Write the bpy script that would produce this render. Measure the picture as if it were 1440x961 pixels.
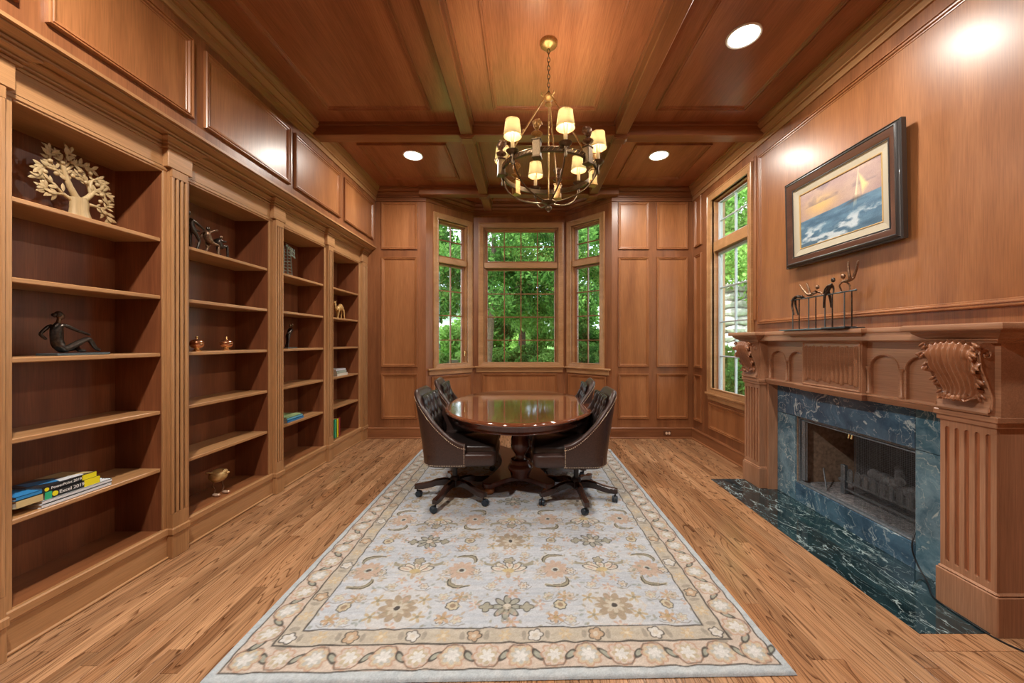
import bpy, math, random
import numpy as np
from mathutils import Vector, Matrix
R = math.radians
PI = math.pi
random.seed(7)
for o in list(bpy.data.objects): bpy.data.objects.remove(o)
S = bpy.context.scene
COL = S.collection

# ------------------------------------------------------------ camera
cam = bpy.data.cameras.new('camera'); co = bpy.data.objects.new('camera', cam); COL.objects.link(co)
co.location = (0, 0, 1.40); co.rotation_euler = (R(90), 0, 0)
cam.sensor_width = 36; cam.lens = 36*520/1440
cam.shift_x = -18/1440; cam.shift_y = -0.5/1440
cam.clip_start = 0.02; cam.clip_end = 300
S.camera = co
# ------------------------------------------------------------ exposure
S.view_settings.view_transform = 'Standard'; S.view_settings.look = 'None'
S.view_settings.exposure = 0.55; S.view_settings.gamma = 1.0; S.view_settings.use_curve_mapping = False
# ------------------------------------------------------------ world: bright overcast summer sky
W = bpy.data.worlds.new('sky'); S.world = W; W.use_nodes = True
nt = W.node_tree; nt.nodes.clear()
wo = nt.nodes.new('ShaderNodeOutputWorld'); bg = nt.nodes.new('ShaderNodeBackground')
tc = nt.nodes.new('ShaderNodeTexCoord'); nz = nt.nodes.new('ShaderNodeTexNoise'); cr = nt.nodes.new('ShaderNodeValToRGB')
nz.inputs['Scale'].default_value = 2.2; nz.inputs['Detail'].default_value = 5
cr.color_ramp.elements[0].position = .38; cr.color_ramp.elements[0].color = (.62, .78, 1, 1)
cr.color_ramp.elements[1].position = .6; cr.color_ramp.elements[1].color = (1, 1, 1, 1)
nt.links.new(tc.outputs['Generated'], nz.inputs['Vector']); nt.links.new(nz.outputs['Fac'], cr.inputs['Fac'])
nt.links.new(cr.outputs['Color'], bg.inputs['Color']); nt.links.new(bg.outputs[0], wo.inputs[0])
bg.inputs['Strength'].default_value = 3.5
# ------------------------------------------------------------ sun (high, from behind the house to the left)
sl = bpy.data.lights.new('sun', 'SUN'); sl.energy = 9.0; sl.angle = R(3); sl.color = (1, .95, .86)
so = bpy.data.objects.new('sun', sl); COL.objects.link(so)
so.rotation_euler = Vector((.55, .32, -.78)).to_track_quat('-Z', 'Y').to_euler()
def area(name, loc, dirv, sx, sy, e, colr, shape='RECTANGLE', spread=180):
    l = bpy.data.lights.new(name, 'AREA'); l.shape = shape; l.size = sx; l.size_y = sy; l.energy = e; l.color = colr
    l.spread = R(spread)
    o = bpy.data.objects.new(name, l); COL.objects.link(o); o.location = loc
    o.rotation_euler = Vector(dirv).to_track_quat('-Z', 'Y').to_euler(); return o

# ============================================================ materials
def mat(name):
    m = bpy.data.materials.new(name); m.use_nodes = True
    n = m.node_tree.nodes; b = n['Principled BSDF']; return m, n, m.node_tree.links, b
def simple(name, c, rough=.5, metal=0, coat=0, spec=.5, bump=0, bscale=60, var=0, emit=None, es=0):
    m, n, l, b = mat(name)
    b.inputs['Base Color'].default_value = (*c, 1); b.inputs['Roughness'].default_value = rough
    b.inputs['Metallic'].default_value = metal; b.inputs['Coat Weight'].default_value = coat
    b.inputs['Specular IOR Level'].default_value = spec
    t = n.new('ShaderNodeTexCoord'); z = n.new('ShaderNodeTexNoise'); z.inputs['Scale'].default_value = bscale
    z.inputs['Detail'].default_value = 4; l.new(t.outputs['Object'], z.inputs['Vector'])
    if var:
        r = n.new('ShaderNodeValToRGB')
        r.color_ramp.elements[0].position = .3; r.color_ramp.elements[1].position = .7
        r.color_ramp.elements[0].color = (*[x*(1-var) for x in c], 1); r.color_ramp.elements[1].color = (*[min(1, x*(1+var)) for x in c], 1)
        l.new(z.outputs['Fac'], r.inputs['Fac']); l.new(r.outputs['Color'], b.inputs['Base Color'])
    if bump:
        bp = n.new('ShaderNodeBump'); bp.inputs['Strength'].default_value = bump; bp.inputs['Distance'].default_value = .002
        l.new(z.outputs['Fac'], bp.inputs['Height']); l.new(bp.outputs['Normal'], b.inputs['Normal'])
    if emit: b.inputs['Emission Color'].default_value = (*emit, 1); b.inputs['Emission Strength'].default_value = es
    return m
def wood(name, dark, mid, light, axis='Z', rough=.36, coat=.12, fig=1.0, rand=False, fiber=.5, tint=0):
    m, n, l, b = mat(name)
    g = n.new('ShaderNodeNewGeometry'); src = g.outputs['Position']
    if rand:
        oi = n.new('ShaderNodeObjectInfo'); mu = n.new('ShaderNodeMath'); mu.operation = 'MULTIPLY'; mu.inputs[1].default_value = 71.3
        l.new(oi.outputs['Random'], mu.inputs[0]); ad = n.new('ShaderNodeVectorMath'); ad.operation = 'ADD'
        l.new(src, ad.inputs[0]); l.new(mu.outputs[0], ad.inputs[1]); src = ad.outputs[0]
    a = {'X': 0, 'Y': 1, 'Z': 2}[axis]
    def mapped(al, ac):
        mp = n.new('ShaderNodeMapping'); s = [ac]*3; s[a] = al; mp.inputs['Scale'].default_value = s
        l.new(src, mp.inputs['Vector']); return mp.outputs[0]
    z1 = n.new('ShaderNodeTexNoise'); z1.inputs['Scale'].default_value = 1; z1.inputs['Detail'].default_value = 5
    z1.inputs['Distortion'].default_value = .8; l.new(mapped(.55*fig, 5.5*fig), z1.inputs['Vector'])
    r = n.new('ShaderNodeValToRGB'); e = r.color_ramp.elements
    e[0].position = .3; e[0].color = (*dark, 1); e[1].position = .72; e[1].color = (*light, 1)
    k = e.new(.52); k.color = (*mid, 1)
    l.new(z1.outputs['Fac'], r.inputs['Fac'])
    z2 = n.new('ShaderNodeTexNoise'); z2.inputs['Scale'].default_value = 1; z2.inputs['Detail'].default_value = 3
    l.new(mapped(6, 170), z2.inputs['Vector'])
    mr = n.new('ShaderNodeMapRange'); mr.inputs['From Min'].default_value = .3; mr.inputs['From Max'].default_value = .7
    mr.inputs['To Min'].default_value = 1-fiber*.45; mr.inputs['To Max'].default_value = 1+fiber*.12
    l.new(z2.outputs['Fac'], mr.inputs['Value'])
    mx = n.new('ShaderNodeVectorMath'); mx.operation = 'SCALE'; l.new(r.outputs['Color'], mx.inputs[0]); l.new(mr.outputs[0], mx.inputs['Scale'])
    l.new(mx.outputs[0], b.inputs['Base Color'])
    bp = n.new('ShaderNodeBump'); bp.inputs['Strength'].default_value = .08; bp.inputs['Distance'].default_value = .001
    l.new(z2.outputs['Fac'], bp.inputs['Height']); l.new(bp.outputs['Normal'], b.inputs['Normal'])
    b.inputs['Roughness'].default_value = rough; b.inputs['Coat Weight'].default_value = coat; b.inputs['Coat Roughness'].default_value = .25; b.inputs['Specular IOR Level'].default_value = .4
    return m
D, Mi, Li = (.19, .066, .025), (.265, .098, .037), (.345, .135, .054)
WZ = wood('stained_cherry_vertical', D, Mi, Li, 'Z')
WY = wood('stained_cherry_along_room', D, Mi, Li, 'Y')
WX = wood('stained_cherry_across_room', D, Mi, Li, 'X')
WP = wood('stained_cherry_panel', (.255, .092, .032), (.34, .130, .045), (.425, .175, .066), 'Z', fig=.8)
WC = wood('stained_cherry_ceiling', (.25, .084, .036), (.335, .120, .050), (.42, .158, .070), 'Y', fig=.7, rough=.27)
WL = wood('light_cherry_vertical', (.36, .175, .070), (.44, .225, .095), (.52, .28, .13), 'Z')
WLY = wood('light_cherry_along_room', (.36, .175, .070), (.44, .225, .095), (.52, .28, .13), 'Y')
WLX = wood('light_cherry_across_room', (.36, .175, .070), (.44, .225, .095), (.52, .28, .13), 'X')
WM = wood('mantel_cherry', (.32, .15, .078), (.40, .20, .11), (.48, .25, .145), 'Y', rough=.38)
WMZ = wood('mantel_cherry_vertical', (.32, .15, .078), (.40, .20, .11), (.48, .25, .145), 'Z', rough=.38)
WD = wood('mantel_carving_cherry', (.22, .085, .04), (.32, .13, .06), (.40, .18, .09), 'Z', rough=.3)
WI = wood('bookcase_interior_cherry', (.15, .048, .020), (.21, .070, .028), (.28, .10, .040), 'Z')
WS = wood('flute_back_cherry', (.34, .12, .055), (.40, .15, .07), (.46, .18, .08), 'Z', rough=.4)
TBL = wood('mahogany_table_top', (.11, .03, .012), (.17, .05, .02), (.23, .075, .03), 'X', rough=.08, coat=1); TBL.node_tree.nodes['Principled BSDF'].inputs['Coat IOR'].default_value = 1.9; TBL.node_tree.nodes['Principled BSDF'].inputs['Coat Roughness'].default_value = .06
TBZ = wood('mahogany_turned', (.075, .022, .012), (.12, .035, .018), (.17, .05, .025), 'Z', rough=.2, coat=.5)
EBW = wood('dark_chair_base_wood', (.02, .010, .008), (.035, .016, .012), (.05, .022, .016), 'X', rough=.25, coat=.4)

def oak():
    m, n, l, b = mat('oak_floor_plank')
    g = n.new('ShaderNodeTexCoord'); oi = n.new('ShaderNodeObjectInfo')
    mu = n.new('ShaderNodeMath'); mu.operation = 'MULTIPLY'; mu.inputs[1].default_value = 97.1; l.new(oi.outputs['Random'], mu.inputs[0])
    ad = n.new('ShaderNodeVectorMath'); ad.operation = 'ADD'; l.new(g.outputs['Object'], ad.inputs[0]); l.new(mu.outputs[0], ad.inputs[1])
    def mp(s, sc, det, dist=0):
        q = n.new('ShaderNodeMapping'); q.inputs['Scale'].default_value = s; l.new(ad.outputs[0], q.inputs['Vector'])
        z = n.new('ShaderNodeTexNoise'); z.inputs['Scale'].default_value = sc; z.inputs['Detail'].default_value = det
        z.inputs['Distortion'].default_value = dist
        l.new(q.outputs[0], z.inputs['Vector']); return z.outputs['Fac']
    contour = mp((9, .75, 9), 1, 1.5, .25)
    mm = n.new('ShaderNodeMath'); mm.operation = 'MULTIPLY'; mm.inputs[1].default_value = 19; l.new(contour, mm.inputs[0])
    fr = n.new('ShaderNodeMath'); fr.operation = 'FRACT'; l.new(mm.outputs[0], fr.inputs[0])
    lr = n.new('ShaderNodeValToRGB'); e = lr.color_ramp.elements
    e[0].position = 0; e[0].color = (.28, .22, .18, 1); e[1].position = .26; e[1].color = (1, 1, 1, 1)
    k = e.new(.97); k.color = (.9, .9, .9, 1); k = e.new(1.0); k.color = (.28, .22, .18, 1)
    l.new(fr.outputs[0], lr.inputs['Fac'])
    fib = mp((130, 5, 130), 1, 4)
    fm = n.new('ShaderNodeMapRange'); fm.inputs['From Min'].default_value = .35; fm.inputs['From Max'].default_value = .6
    fm.inputs['To Min'].default_value = .72; fm.inputs['To Max'].default_value = 1.05; l.new(fib, fm.inputs['Value'])
    broad = mp((5, .5, 5), 1, 2)
    br = n.new('ShaderNodeValToRGB'); e = br.color_ramp.elements
    e[0].position = .3; e[0].color = (.34, .155, .068, 1); e[1].position = .7; e[1].color = (.54, .30, .155, 1)
    l.new(broad, br.inputs['Fac'])
    pr = n.new('ShaderNodeMapRange'); pr.inputs['To Min'].default_value = .74; pr.inputs['To Max'].default_value = 1.14; l.new(oi.outputs['Random'], pr.inputs['Value'])
    s1 = n.new('ShaderNodeVectorMath'); s1.operation = 'SCALE'; l.new(br.outputs['Color'], s1.inputs[0]); l.new(pr.outputs[0], s1.inputs['Scale'])
    s2 = n.new('ShaderNodeVectorMath'); s2.operation = 'SCALE'; l.new(s1.outputs[0], s2.inputs[0]); l.new(fm.outputs[0], s2.inputs['Scale'])
    s3 = n.new('ShaderNodeVectorMath'); s3.operation = 'MULTIPLY'; l.new(s2.outputs[0], s3.inputs[0]); l.new(lr.outputs['Color'], s3.inputs[1])
    l.new(s3.outputs[0], b.inputs['Base Color'])
    b.inputs['Roughness'].default_value = .26; b.inputs['Coat Weight'].default_value = .2; b.inputs['Coat Roughness'].default_value = .2
    bp = n.new('ShaderNodeBump'); bp.inputs['Strength'].default_value = .1; bp.inputs['Distance'].default_value = .001
    l.new(fib, bp.inputs['Height']); l.new(bp.outputs['Normal'], b.inputs['Normal'])
    return m
OAK = oak()
def marble(name, c0, c1, vein, scale, stretch=(1, 1, 1), rough=.12):
    m, n, l, b = mat(name)
    g = n.new('ShaderNodeTexCoord'); q = n.new('ShaderNodeMapping'); q.inputs['Scale'].default_value = stretch
    l.new(g.outputs['Object'], q.inputs['Vector'])
    w = n.new('ShaderNodeTexNoise'); w.inputs['Scale'].default_value = 2.2*scale; w.inputs['Detail'].default_value = 6
    l.new(q.outputs[0], w.inputs['Vector'])
    sc = n.new('ShaderNodeVectorMath'); sc.operation = 'SCALE'; sc.inputs['Scale'].default_value = .55/scale; l.new(w.outputs['Color'], sc.inputs[0])
    ad = n.new('ShaderNodeVectorMath'); ad.operation = 'ADD'; l.new(q.outputs[0], ad.inputs[0]); l.new(sc.outputs[0], ad.inputs[1])
    base = n.new('ShaderNodeTexNoise'); base.inputs['Scale'].default_value = 4*scale; base.inputs['Detail'].default_value = 9; base.inputs['Roughness'].default_value = .65
    l.new(ad.outputs[0], base.inputs['Vector'])
    r = n.new('ShaderNodeValToRGB'); r.color_ramp.elements[0].position = .35; r.color_ramp.elements[1].position = .7
    r.color_ramp.elements[0].color = (*c0, 1); r.color_ramp.elements[1].color = (*c1, 1); l.new(base.outputs['Fac'], r.inputs['Fac'])
    def veins(s, wd, amt):
        v = n.new('ShaderNodeTexNoise'); v.inputs['Scale'].default_value = s*scale; v.inputs['Detail'].default_value = 4
        l.new(ad.outputs[0], v.inputs['Vector'])
        su = n.new('ShaderNodeMath'); su.operation = 'SUBTRACT'; su.inputs[1].default_value = .5; l.new(v.outputs['Fac'], su.inputs[0])
        ab = n.new('ShaderNodeMath'); ab.operation = 'ABSOLUTE'; l.new(su.outputs[0], ab.inputs[0])
        mr = n.new('ShaderNodeMapRange'); mr.inputs['From Max'].default_value = wd; mr.inputs['To Min'].default_value = amt; mr.inputs['To Max'].default_value = 0
        l.new(ab.outputs[0], mr.inputs['Value']); return mr.outputs[0]
    v1 = veins(2.5, .012, .75); v2 = veins(7, .014, .4)
    mk = n.new('ShaderNodeMath'); mk.operation = 'MAXIMUM'; l.new(v1, mk.inputs[0]); l.new(v2, mk.inputs[1])
    pm = n.new('ShaderNodeTexNoise'); pm.inputs['Scale'].default_value = 3*scale; l.new(g.outputs['Object'], pm.inputs['Vector'])
    pr = n.new('ShaderNodeMapRange'); pr.inputs['From Min'].default_value = .32; pr.inputs['From Max'].default_value = .52; l.new(pm.outputs['Fac'], pr.inputs['Value'])
    mm = n.new('ShaderNodeMath'); mm.operation = 'MULTIPLY'; l.new(mk.outputs[0], mm.inputs[0]); l.new(pr.outputs[0], mm.inputs[1])
    mx = n.new('ShaderNodeMix'); mx.data_type = 'RGBA'; l.new(mm.outputs[0], mx.inputs['Factor'])
    l.new(r.outputs['Color'], mx.inputs['A']); mx.inputs['B'].default_value = (*vein, 1)
    l.new(mx.outputs['Result'], b.inputs['Base Color'])
    b.inputs['Roughness'].default_value = rough; b.inputs['Coat Weight'].default_value = .3
    return m
MBL = marble('blue_green_marble', (.024, .058, .105), (.10, .20, .30), (.60, .72, .74), 1.3)
MBR = marble('pale_green_marble', (.045, .12, .18), (.20, .34, .42), (.6, .7, .68), 1.8)
MBD = marble('dark_green_hearth_marble', (.004, .012, .015), (.022, .055, .066), (.50, .62, .62), 2.4, (1, .4, 1), rough=.08)

LEA = simple('dark_brown_leather', (.042, .021, .017), .34, bump=.25, bscale=90, var=.25, coat=.1)
LEB = simple('black_brown_worn_leather', (.018, .013, .012), .28, bump=.25, bscale=90, var=.2, coat=.15)
NAIL = simple('brass_nail', (.85, .74, .58), .3, .9)
BLK = simple('black_plastic', (.012, .013, .016), .35)
CST = simple('blue_black_caster', (.018, .03, .045), .3)
IRON = simple('wrought_iron_bronze', (.13, .085, .045), .42, .85, bump=.2, bscale=200, var=.3)
GOLD = simple('antique_gold', (.46, .27, .095), .35, .8, bump=.3, bscale=120, var=.3)
BRZ = simple('dark_bronze', (.07, .055, .045), .33, .85, bump=.5, bscale=90, var=.5)
BRZ2 = simple('warm_bronze', (.22, .13, .08), .35, .85, bump=.5, bscale=90, var=.5)
STEEL = simple('blue_grey_steel', (.14, .18, .20), .35, .8, bump=.1, bscale=200, var=.2)
SLV = simple('silver_green_patina', (.34, .42, .38), .35, .8, bump=.3, bscale=150, var=.4)
COPPER = simple('copper', (.62, .30, .16), .22, .95, var=.15)
BRASS = simple('brass', (.80, .55, .25), .25, .95)
GLDB = simple('pale_gold_ceramic', (.52, .34, .14), .35, .35, bump=.2, var=.2)
CAML = simple('camel_gold', (.62, .38, .14), .35, .2, var=.2, bump=.2)
CARV = wood('carved_pale_wood', (.36, .24, .11), (.46, .32, .16), (.55, .41, .22), 'Z', rough=.45, coat=0, fig=3)
WHT = simple('white_trim', (.82, .80, .76), .5)
CREAM = simple('cream_linen', (.72, .62, .42), .7, var=.06, bscale=200)
CANDLE = simple('candle_cover', (.22, .14, .045), .6, emit=(1, .6, .2), es=.12)
IRB = simple('cast_iron', (.20, .225, .25), .45, .6, bump=.4, bscale=80, var=.3)
SOOT = simple('firebox_brick', (.34, .24, .17), .8, bump=.5, bscale=40, var=.3)
SOOTD = simple('sooty_dark_wall', (.055, .055, .06), .8, bump=.5, bscale=40, var=.3)
ASH = simple('ash_floor', (.30, .30, .32), .9, bump=.6, bscale=60, var=.6)
LOG = simple('charred_log', (.16, .16, .17), .8, bump=1, bscale=30, var=.6)
PLAS = simple('brown_outlet', (.10, .035, .015), .4)
SKIN = simple('ivory_socket', (.8, .55, .38), .4)
ROOF = simple('grey_roof', (.2, .2, .2), .9)
def lampmat(name, c, s):
    m, n, l, b = mat(name); b.inputs['Base Color'].default_value = (*c, 1)
    b.inputs['Emission Color'].default_value = (*c, 1); b.inputs['Emission Strength'].default_value = s; return m
LENS = lampmat('lit_lamp_lens', (1, .93, .80), 8)
BULB = lampmat('lit_bulb', (1, .78, .42), 10)
def shade():
    m, n, l, b = mat('pleated_cream_shade'); n.remove(b)
    d = n.new('ShaderNodeBsdfDiffuse'); d.inputs[0].default_value = (.30, .25, .15, 1)
    t = n.new('ShaderNodeBsdfTranslucent'); t.inputs[0].default_value = (.060, .046, .022, 1)
    a = n.new('ShaderNodeMixShader'); a.inputs[0].default_value = .65; l.new(d.outputs[0], a.inputs[1]); l.new(t.outputs[0], a.inputs[2])
    e = n.new('ShaderNodeEmission'); e.inputs[0].default_value = (1, .76, .36, 1); e.inputs[1].default_value = .05
    ad = n.new('ShaderNodeAddShader'); l.new(a.outputs[0], ad.inputs[0]); l.new(e.outputs[0], ad.inputs[1])
    l.new(ad.outputs[0], n['Material Output'].inputs[0]); return m
SHADE = shade()
def glass():
    m, n, l, b = mat('window_glass'); n.remove(b)
    t = n.new('ShaderNodeBsdfTransparent'); t.inputs[0].default_value = (.93, .96, .95, 1)
    g = n.new('ShaderNodeBsdfGlossy'); g.inputs['Roughness'].default_value = .01
    f = n.new('ShaderNodeFresnel'); gg = n.new('ShaderNodeNewGeometry'); mr = n.new('ShaderNodeMapRange'); mr.inputs['To Min'].default_value = 1.5; mr.inputs['To Max'].default_value = 1/1.5
    l.new(gg.outputs['Backfacing'], mr.inputs['Value']); l.new(mr.outputs[0], f.inputs[0])
    a = n.new('ShaderNodeMixShader'); l.new(f.outputs[0], a.inputs[0]); l.new(t.outputs[0], a.inputs[1]); l.new(g.outputs[0], a.inputs[2])
    l.new(a.outputs[0], n['Material Output'].inputs[0]); return m
GLS = glass()
def vcol(name, rough=.9, bump=0, sheen=0, coat=0):
    m, n, l, b = mat(name); a = n.new('ShaderNodeVertexColor'); a.layer_name = 'print'
    l.new(a.outputs[0], b.inputs['Base Color']); b.inputs['Roughness'].default_value = rough
    b.inputs['Sheen Weight'].default_value = sheen; b.inputs['Coat Weight'].default_value = coat
    if bump:
        t = n.new('ShaderNodeTexCoord'); z = n.new('ShaderNodeTexNoise'); z.inputs['Scale'].default_value = 260; z.inputs['Detail'].default_value = 2
        l.new(t.outputs['Object'], z.inputs['Vector']); bp = n.new('ShaderNodeBump'); bp.inputs['Strength'].default_value = bump; bp.inputs['Distance'].default_value = .003
        l.new(z.outputs['Fac'], bp.inputs['Height']); l.new(bp.outputs['Normal'], b.inputs['Normal'])
    return m
RUGM = vcol('hooked_wool_rug', .95, .8, .2); PNT = vcol('oil_paint', .45, .1, 0, .15)
def leafmat(name, c0, c1):
    m, n, l, b = mat(name); n.remove(b)
    t = n.new('ShaderNodeTexCoord'); z = n.new('ShaderNodeTexNoise'); z.inputs['Scale'].default_value = 2.5; z.inputs['Detail'].default_value = 8; z.inputs['Roughness'].default_value = .8
    l.new(t.outputs['Object'], z.inputs['Vector']); r = n.new('ShaderNodeValToRGB')
    r.color_ramp.elements[0].position = .35; r.color_ramp.elements[1].position = .65
    r.color_ramp.elements[0].color = (*c0, 1); r.color_ramp.elements[1].color = (*c1, 1); l.new(z.outputs['Fac'], r.inputs['Fac'])
    d = n.new('ShaderNodeBsdfDiffuse'); q = n.new('ShaderNodeBsdfTranslucent'); l.new(r.outputs[0], d.inputs[0]); l.new(r.outputs[0], q.inputs[0])
    a = n.new('ShaderNodeMixShader'); a.inputs[0].default_value = .4; l.new(d.outputs[0], a.inputs[1]); l.new(q.outputs[0], a.inputs[2])
    l.new(a.outputs[0], n['Material Output'].inputs[0]); return m
LF1 = leafmat('deep_green_foliage', (.035, .10, .03), (.20, .38, .09)); LF2 = leafmat('bright_green_foliage', (.12, .28, .06), (.40, .62, .18))
BARK = simple('bark', (.12, .075, .05), .9, bump=1, bscale=25, var=.4)
GRS = simple('lawn_grass', (.16, .34, .06), .9, var=.5, bscale=3); MULCH = simple('mulch', (.14, .09, .06), .9, var=.4, bscale=30)
STN = simple('grey_garden_stone', (.42, .40, .37), .85, bump=1, bscale=12, var=.3)
PALE = simple('pale_siding', (.42, .43, .44), .8)

# ============================================================ mesh builder
class MB:
    def __init__(s): s.v = []; s.f = []; s.M = None
    def add(s, vs, fs):
        o = len(s.v)
        if s.M is not None: vs = [tuple(s.M @ Vector(p)) for p in vs]
        s.v += [tuple(p) for p in vs]; s.f += [tuple(i+o for i in f) for f in fs]; return s
    def box(s, x0, x1, y0, y1, z0, z1, b=0):
        if x1 < x0: x0, x1 = x1, x0
        if y1 < y0: y0, y1 = y1, y0
        if z1 < z0: z0, z1 = z1, z0
        if b <= 0:
            vs = [(x, y, z) for x in (x0, x1) for y in (y0, y1) for z in (z0, z1)]
            return s.add(vs, [(0, 1, 3, 2), (4, 6, 7, 5), (0, 4, 5, 1), (2, 3, 7, 6), (0, 2, 6, 4), (1, 5, 7, 3)])
        b = min(b, (x1-x0)*.49, (y1-y0)*.49, (z1-z0)*.49)
        vs = []; idx = {}
        for ix, (x, sx) in enumerate(((x0, 1), (x1, -1))):
            for iy, (y, sy) in enumerate(((y0, 1), (y1, -1))):
                for iz, (z, sz) in enumerate(((z0, 1), (z1, -1))):
                    for k in range(3):
                        p = [x+sx*b, y+sy*b, z+sz*b]; p[k] = (x, y, z)[k]
                        idx[(ix, iy, iz, k)] = len(vs); vs.append(p)
        F = []
        for k in range(3):
            a, c = [(1, 2), (0, 2), (0, 1)][k]
            for e in (0, 1):
                q = []
                for (i, j) in ((0, 0), (1, 0), (1, 1), (0, 1)):
                    t = [0, 0, 0]; t[k] = e; t[a] = i; t[c] = j; q.append(idx[(*t, k)])
                F.append(q if (e == 1) ^ (k == 1) else q[::-1])
        for k in range(3):          # edges running along axis k
            a, c = [(1, 2), (0, 2), (0, 1)][k]
            for i in (0, 1):
                for j in (0, 1):
                    t0 = [0, 0, 0]; t0[a] = i; t0[c] = j; t1 = list(t0); t1[k] = 1
                    q = [idx[(*t0, a)], idx[(*t1, a)], idx[(*t1, c)], idx[(*t0, c)]]
                    F.append(q)
        for i in (0, 1):
            for j in (0, 1):
                for k in (0, 1): F.append([idx[(i, j, k, 0)], idx[(i, j, k, 1)], idx[(i, j, k, 2)]])
        return s.add(vs, F)
    def grid(s, fn, nu, nv, cu=False, cv=False):
        vs = [fn(i/(nu if cu else nu-1), j/(nv if cv else nv-1)) for i in range(nu) for j in range(nv)]
        F = []
        for i in range(nu if cu else nu-1):
            for j in range(nv if cv else nv-1):
                a = i*nv+j; b = ((i+1) % nu)*nv+j; c = ((i+1) % nu)*nv+(j+1) % nv; d = i*nv+(j+1) % nv
                F.append((a, b, c, d))
        return s.add(vs, F)
    def lathe(s, prof, c=(0, 0, 0), n=24, rib=None, sy=1, cap=True):
        vs = []
        for i in range(n):
            a = 2*PI*i/n
            for (r, z) in prof:
                k = rib(a, z) if rib else 1
                vs.append((c[0]+r*k*math.cos(a), c[1]+r*k*math.sin(a)*sy, c[2]+z))
        m = len(prof); F = []
        for i in range(n):
            j = (i+1) % n
            for k in range(m-1): F.append((i*m+k, j*m+k, j*m+k+1, i*m+k+1))
        if cap:
            if prof[0][0] > 1e-5: F.append(tuple(i*m for i in range(n))[::-1])
            if prof[-1][0] > 1e-5: F.append(tuple(i*m+m-1 for i in range(n)))
        return s.add(vs, F)
    def tube(s, pts, r, n=8, closed=False, flat=1):
        pts = [Vector(p) for p in pts]; m = len(pts); rs = r if isinstance(r, (list, tuple)) else [r]*m
        up = None; vs = []
        for i, p in enumerate(pts):
            a = pts[(i-1) % m] if (closed or i > 0) else p; b = pts[(i+1) % m] if (closed or i < m-1) else p
            t = (b-a).normalized() if (b-a).length > 1e-9 else Vector((0, 0, 1))
            if up is None: up = Vector((0, 0, 1)) if abs(t.z) < .9 else Vector((1, 0, 0))
            x = t.cross(up)
            if x.length < 1e-4: x = t.cross(Vector((1, 0, .1)))
            x.normalize(); y = t.cross(x).normalized()
            if y.dot(up) > 0: y = -y; x = -x
            up = -y
            for k in range(n):
                an = 2*PI*k/n; vs.append(tuple(p+x*math.cos(an)*rs[i]+y*math.sin(an)*rs[i]*flat))
        F = []
        for i in range(m if closed else m-1):
            for k in range(n):
                j = (i+1) % m; F.append((i*n+k, i*n+(k+1) % n, j*n+(k+1) % n, j*n+k))
        if not closed: F += [tuple(range(n))[::-1], tuple((m-1)*n+k for k in range(n))]
        return s.add(vs, F)
    def ell(s, c, r, n=12, m=8, rot=None):
        vs = []; F = []
        Rm = rot or Matrix.Identity(3)
        for j in range(m+1):
            t = PI*j/m
            for i in range(n):
                a = 2*PI*i/n; p = Rm @ Vector((r[0]*math.sin(t)*math.cos(a), r[1]*math.sin(t)*math.sin(a), r[2]*math.cos(t)))
                vs.append((c[0]+p.x, c[1]+p.y, c[2]+p.z))
        for j in range(m):
            for i in range(n): F.append((j*n+i, (j+1)*n+i, (j+1)*n+(i+1) % n, j*n+(i+1) % n))
        return s.add(vs, F)
    def prism(s, poly, z0, z1, b=0):
        n = len(poly)
        if b:
            cx = sum(p[0] for p in poly)/n; cy = sum(p[1] for p in poly)/n
            def ins(p): d = Vector((cx-p[0], cy-p[1])); d = d.normalized()*b if d.length > b else d*0; return (p[0]+d.x, p[1]+d.y)
            q = [ins(p) for p in poly]
            L = [[(x, y, z0) for x, y in q], [(x, y, z0+b) for x, y in poly], [(x, y, z1-b) for x, y in poly], [(x, y, z1) for x, y in q]]
        else: L = [[(x, y, z0) for x, y in poly], [(x, y, z1) for x, y in poly]]
        vs = sum(L, []); F = [tuple(range(n))[::-1], tuple((len(L)-1)*n+i for i in range(n))]
        for k in range(len(L)-1):
            for i in range(n): F.append((k*n+i, k*n+(i+1) % n, (k+1)*n+(i+1) % n, (k+1)*n+i))
        return s.add(vs, F)
    def sweep(s, path, prof, closed=False, rng=None):
        """path: XY polyline; prof: (out, z), out = to the RIGHT of travel"""
        n = len(path); P = [Vector(p) for p in path]; offs = []
        for i in range(n):
            d0 = (P[i]-P[i-1]).normalized() if (i > 0 or closed) else None
            d1 = (P[(i+1) % n]-P[i]).normalized() if (i < n-1 or closed) else None
            if d0 is None: d0 = d1
            if d1 is None: d1 = d0
            n0 = Vector((d0.y, -d0.x)); n1 = Vector((d1.y, -d1.x)); m = (n0+n1).normalized(); m = m/max(.25, m.dot(n0)); offs.append(m)
        segs = range(n if closed else n-1) if rng is None else rng
        k = len(prof)
        for i in segs:
            j = (i+1) % n; vs = []
            for q in (i, j):
                for (o, z) in prof: vs.append((P[q].x+offs[q].x*o, P[q].y+offs[q].y*o, z))
            F = [(a, a+1, k+a+1, k+a) for a in range(k-1)]
            F += [tuple(range(k))[::-1], tuple(k+a for a in range(k))]
            s.add(vs, F)
        return s
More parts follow.
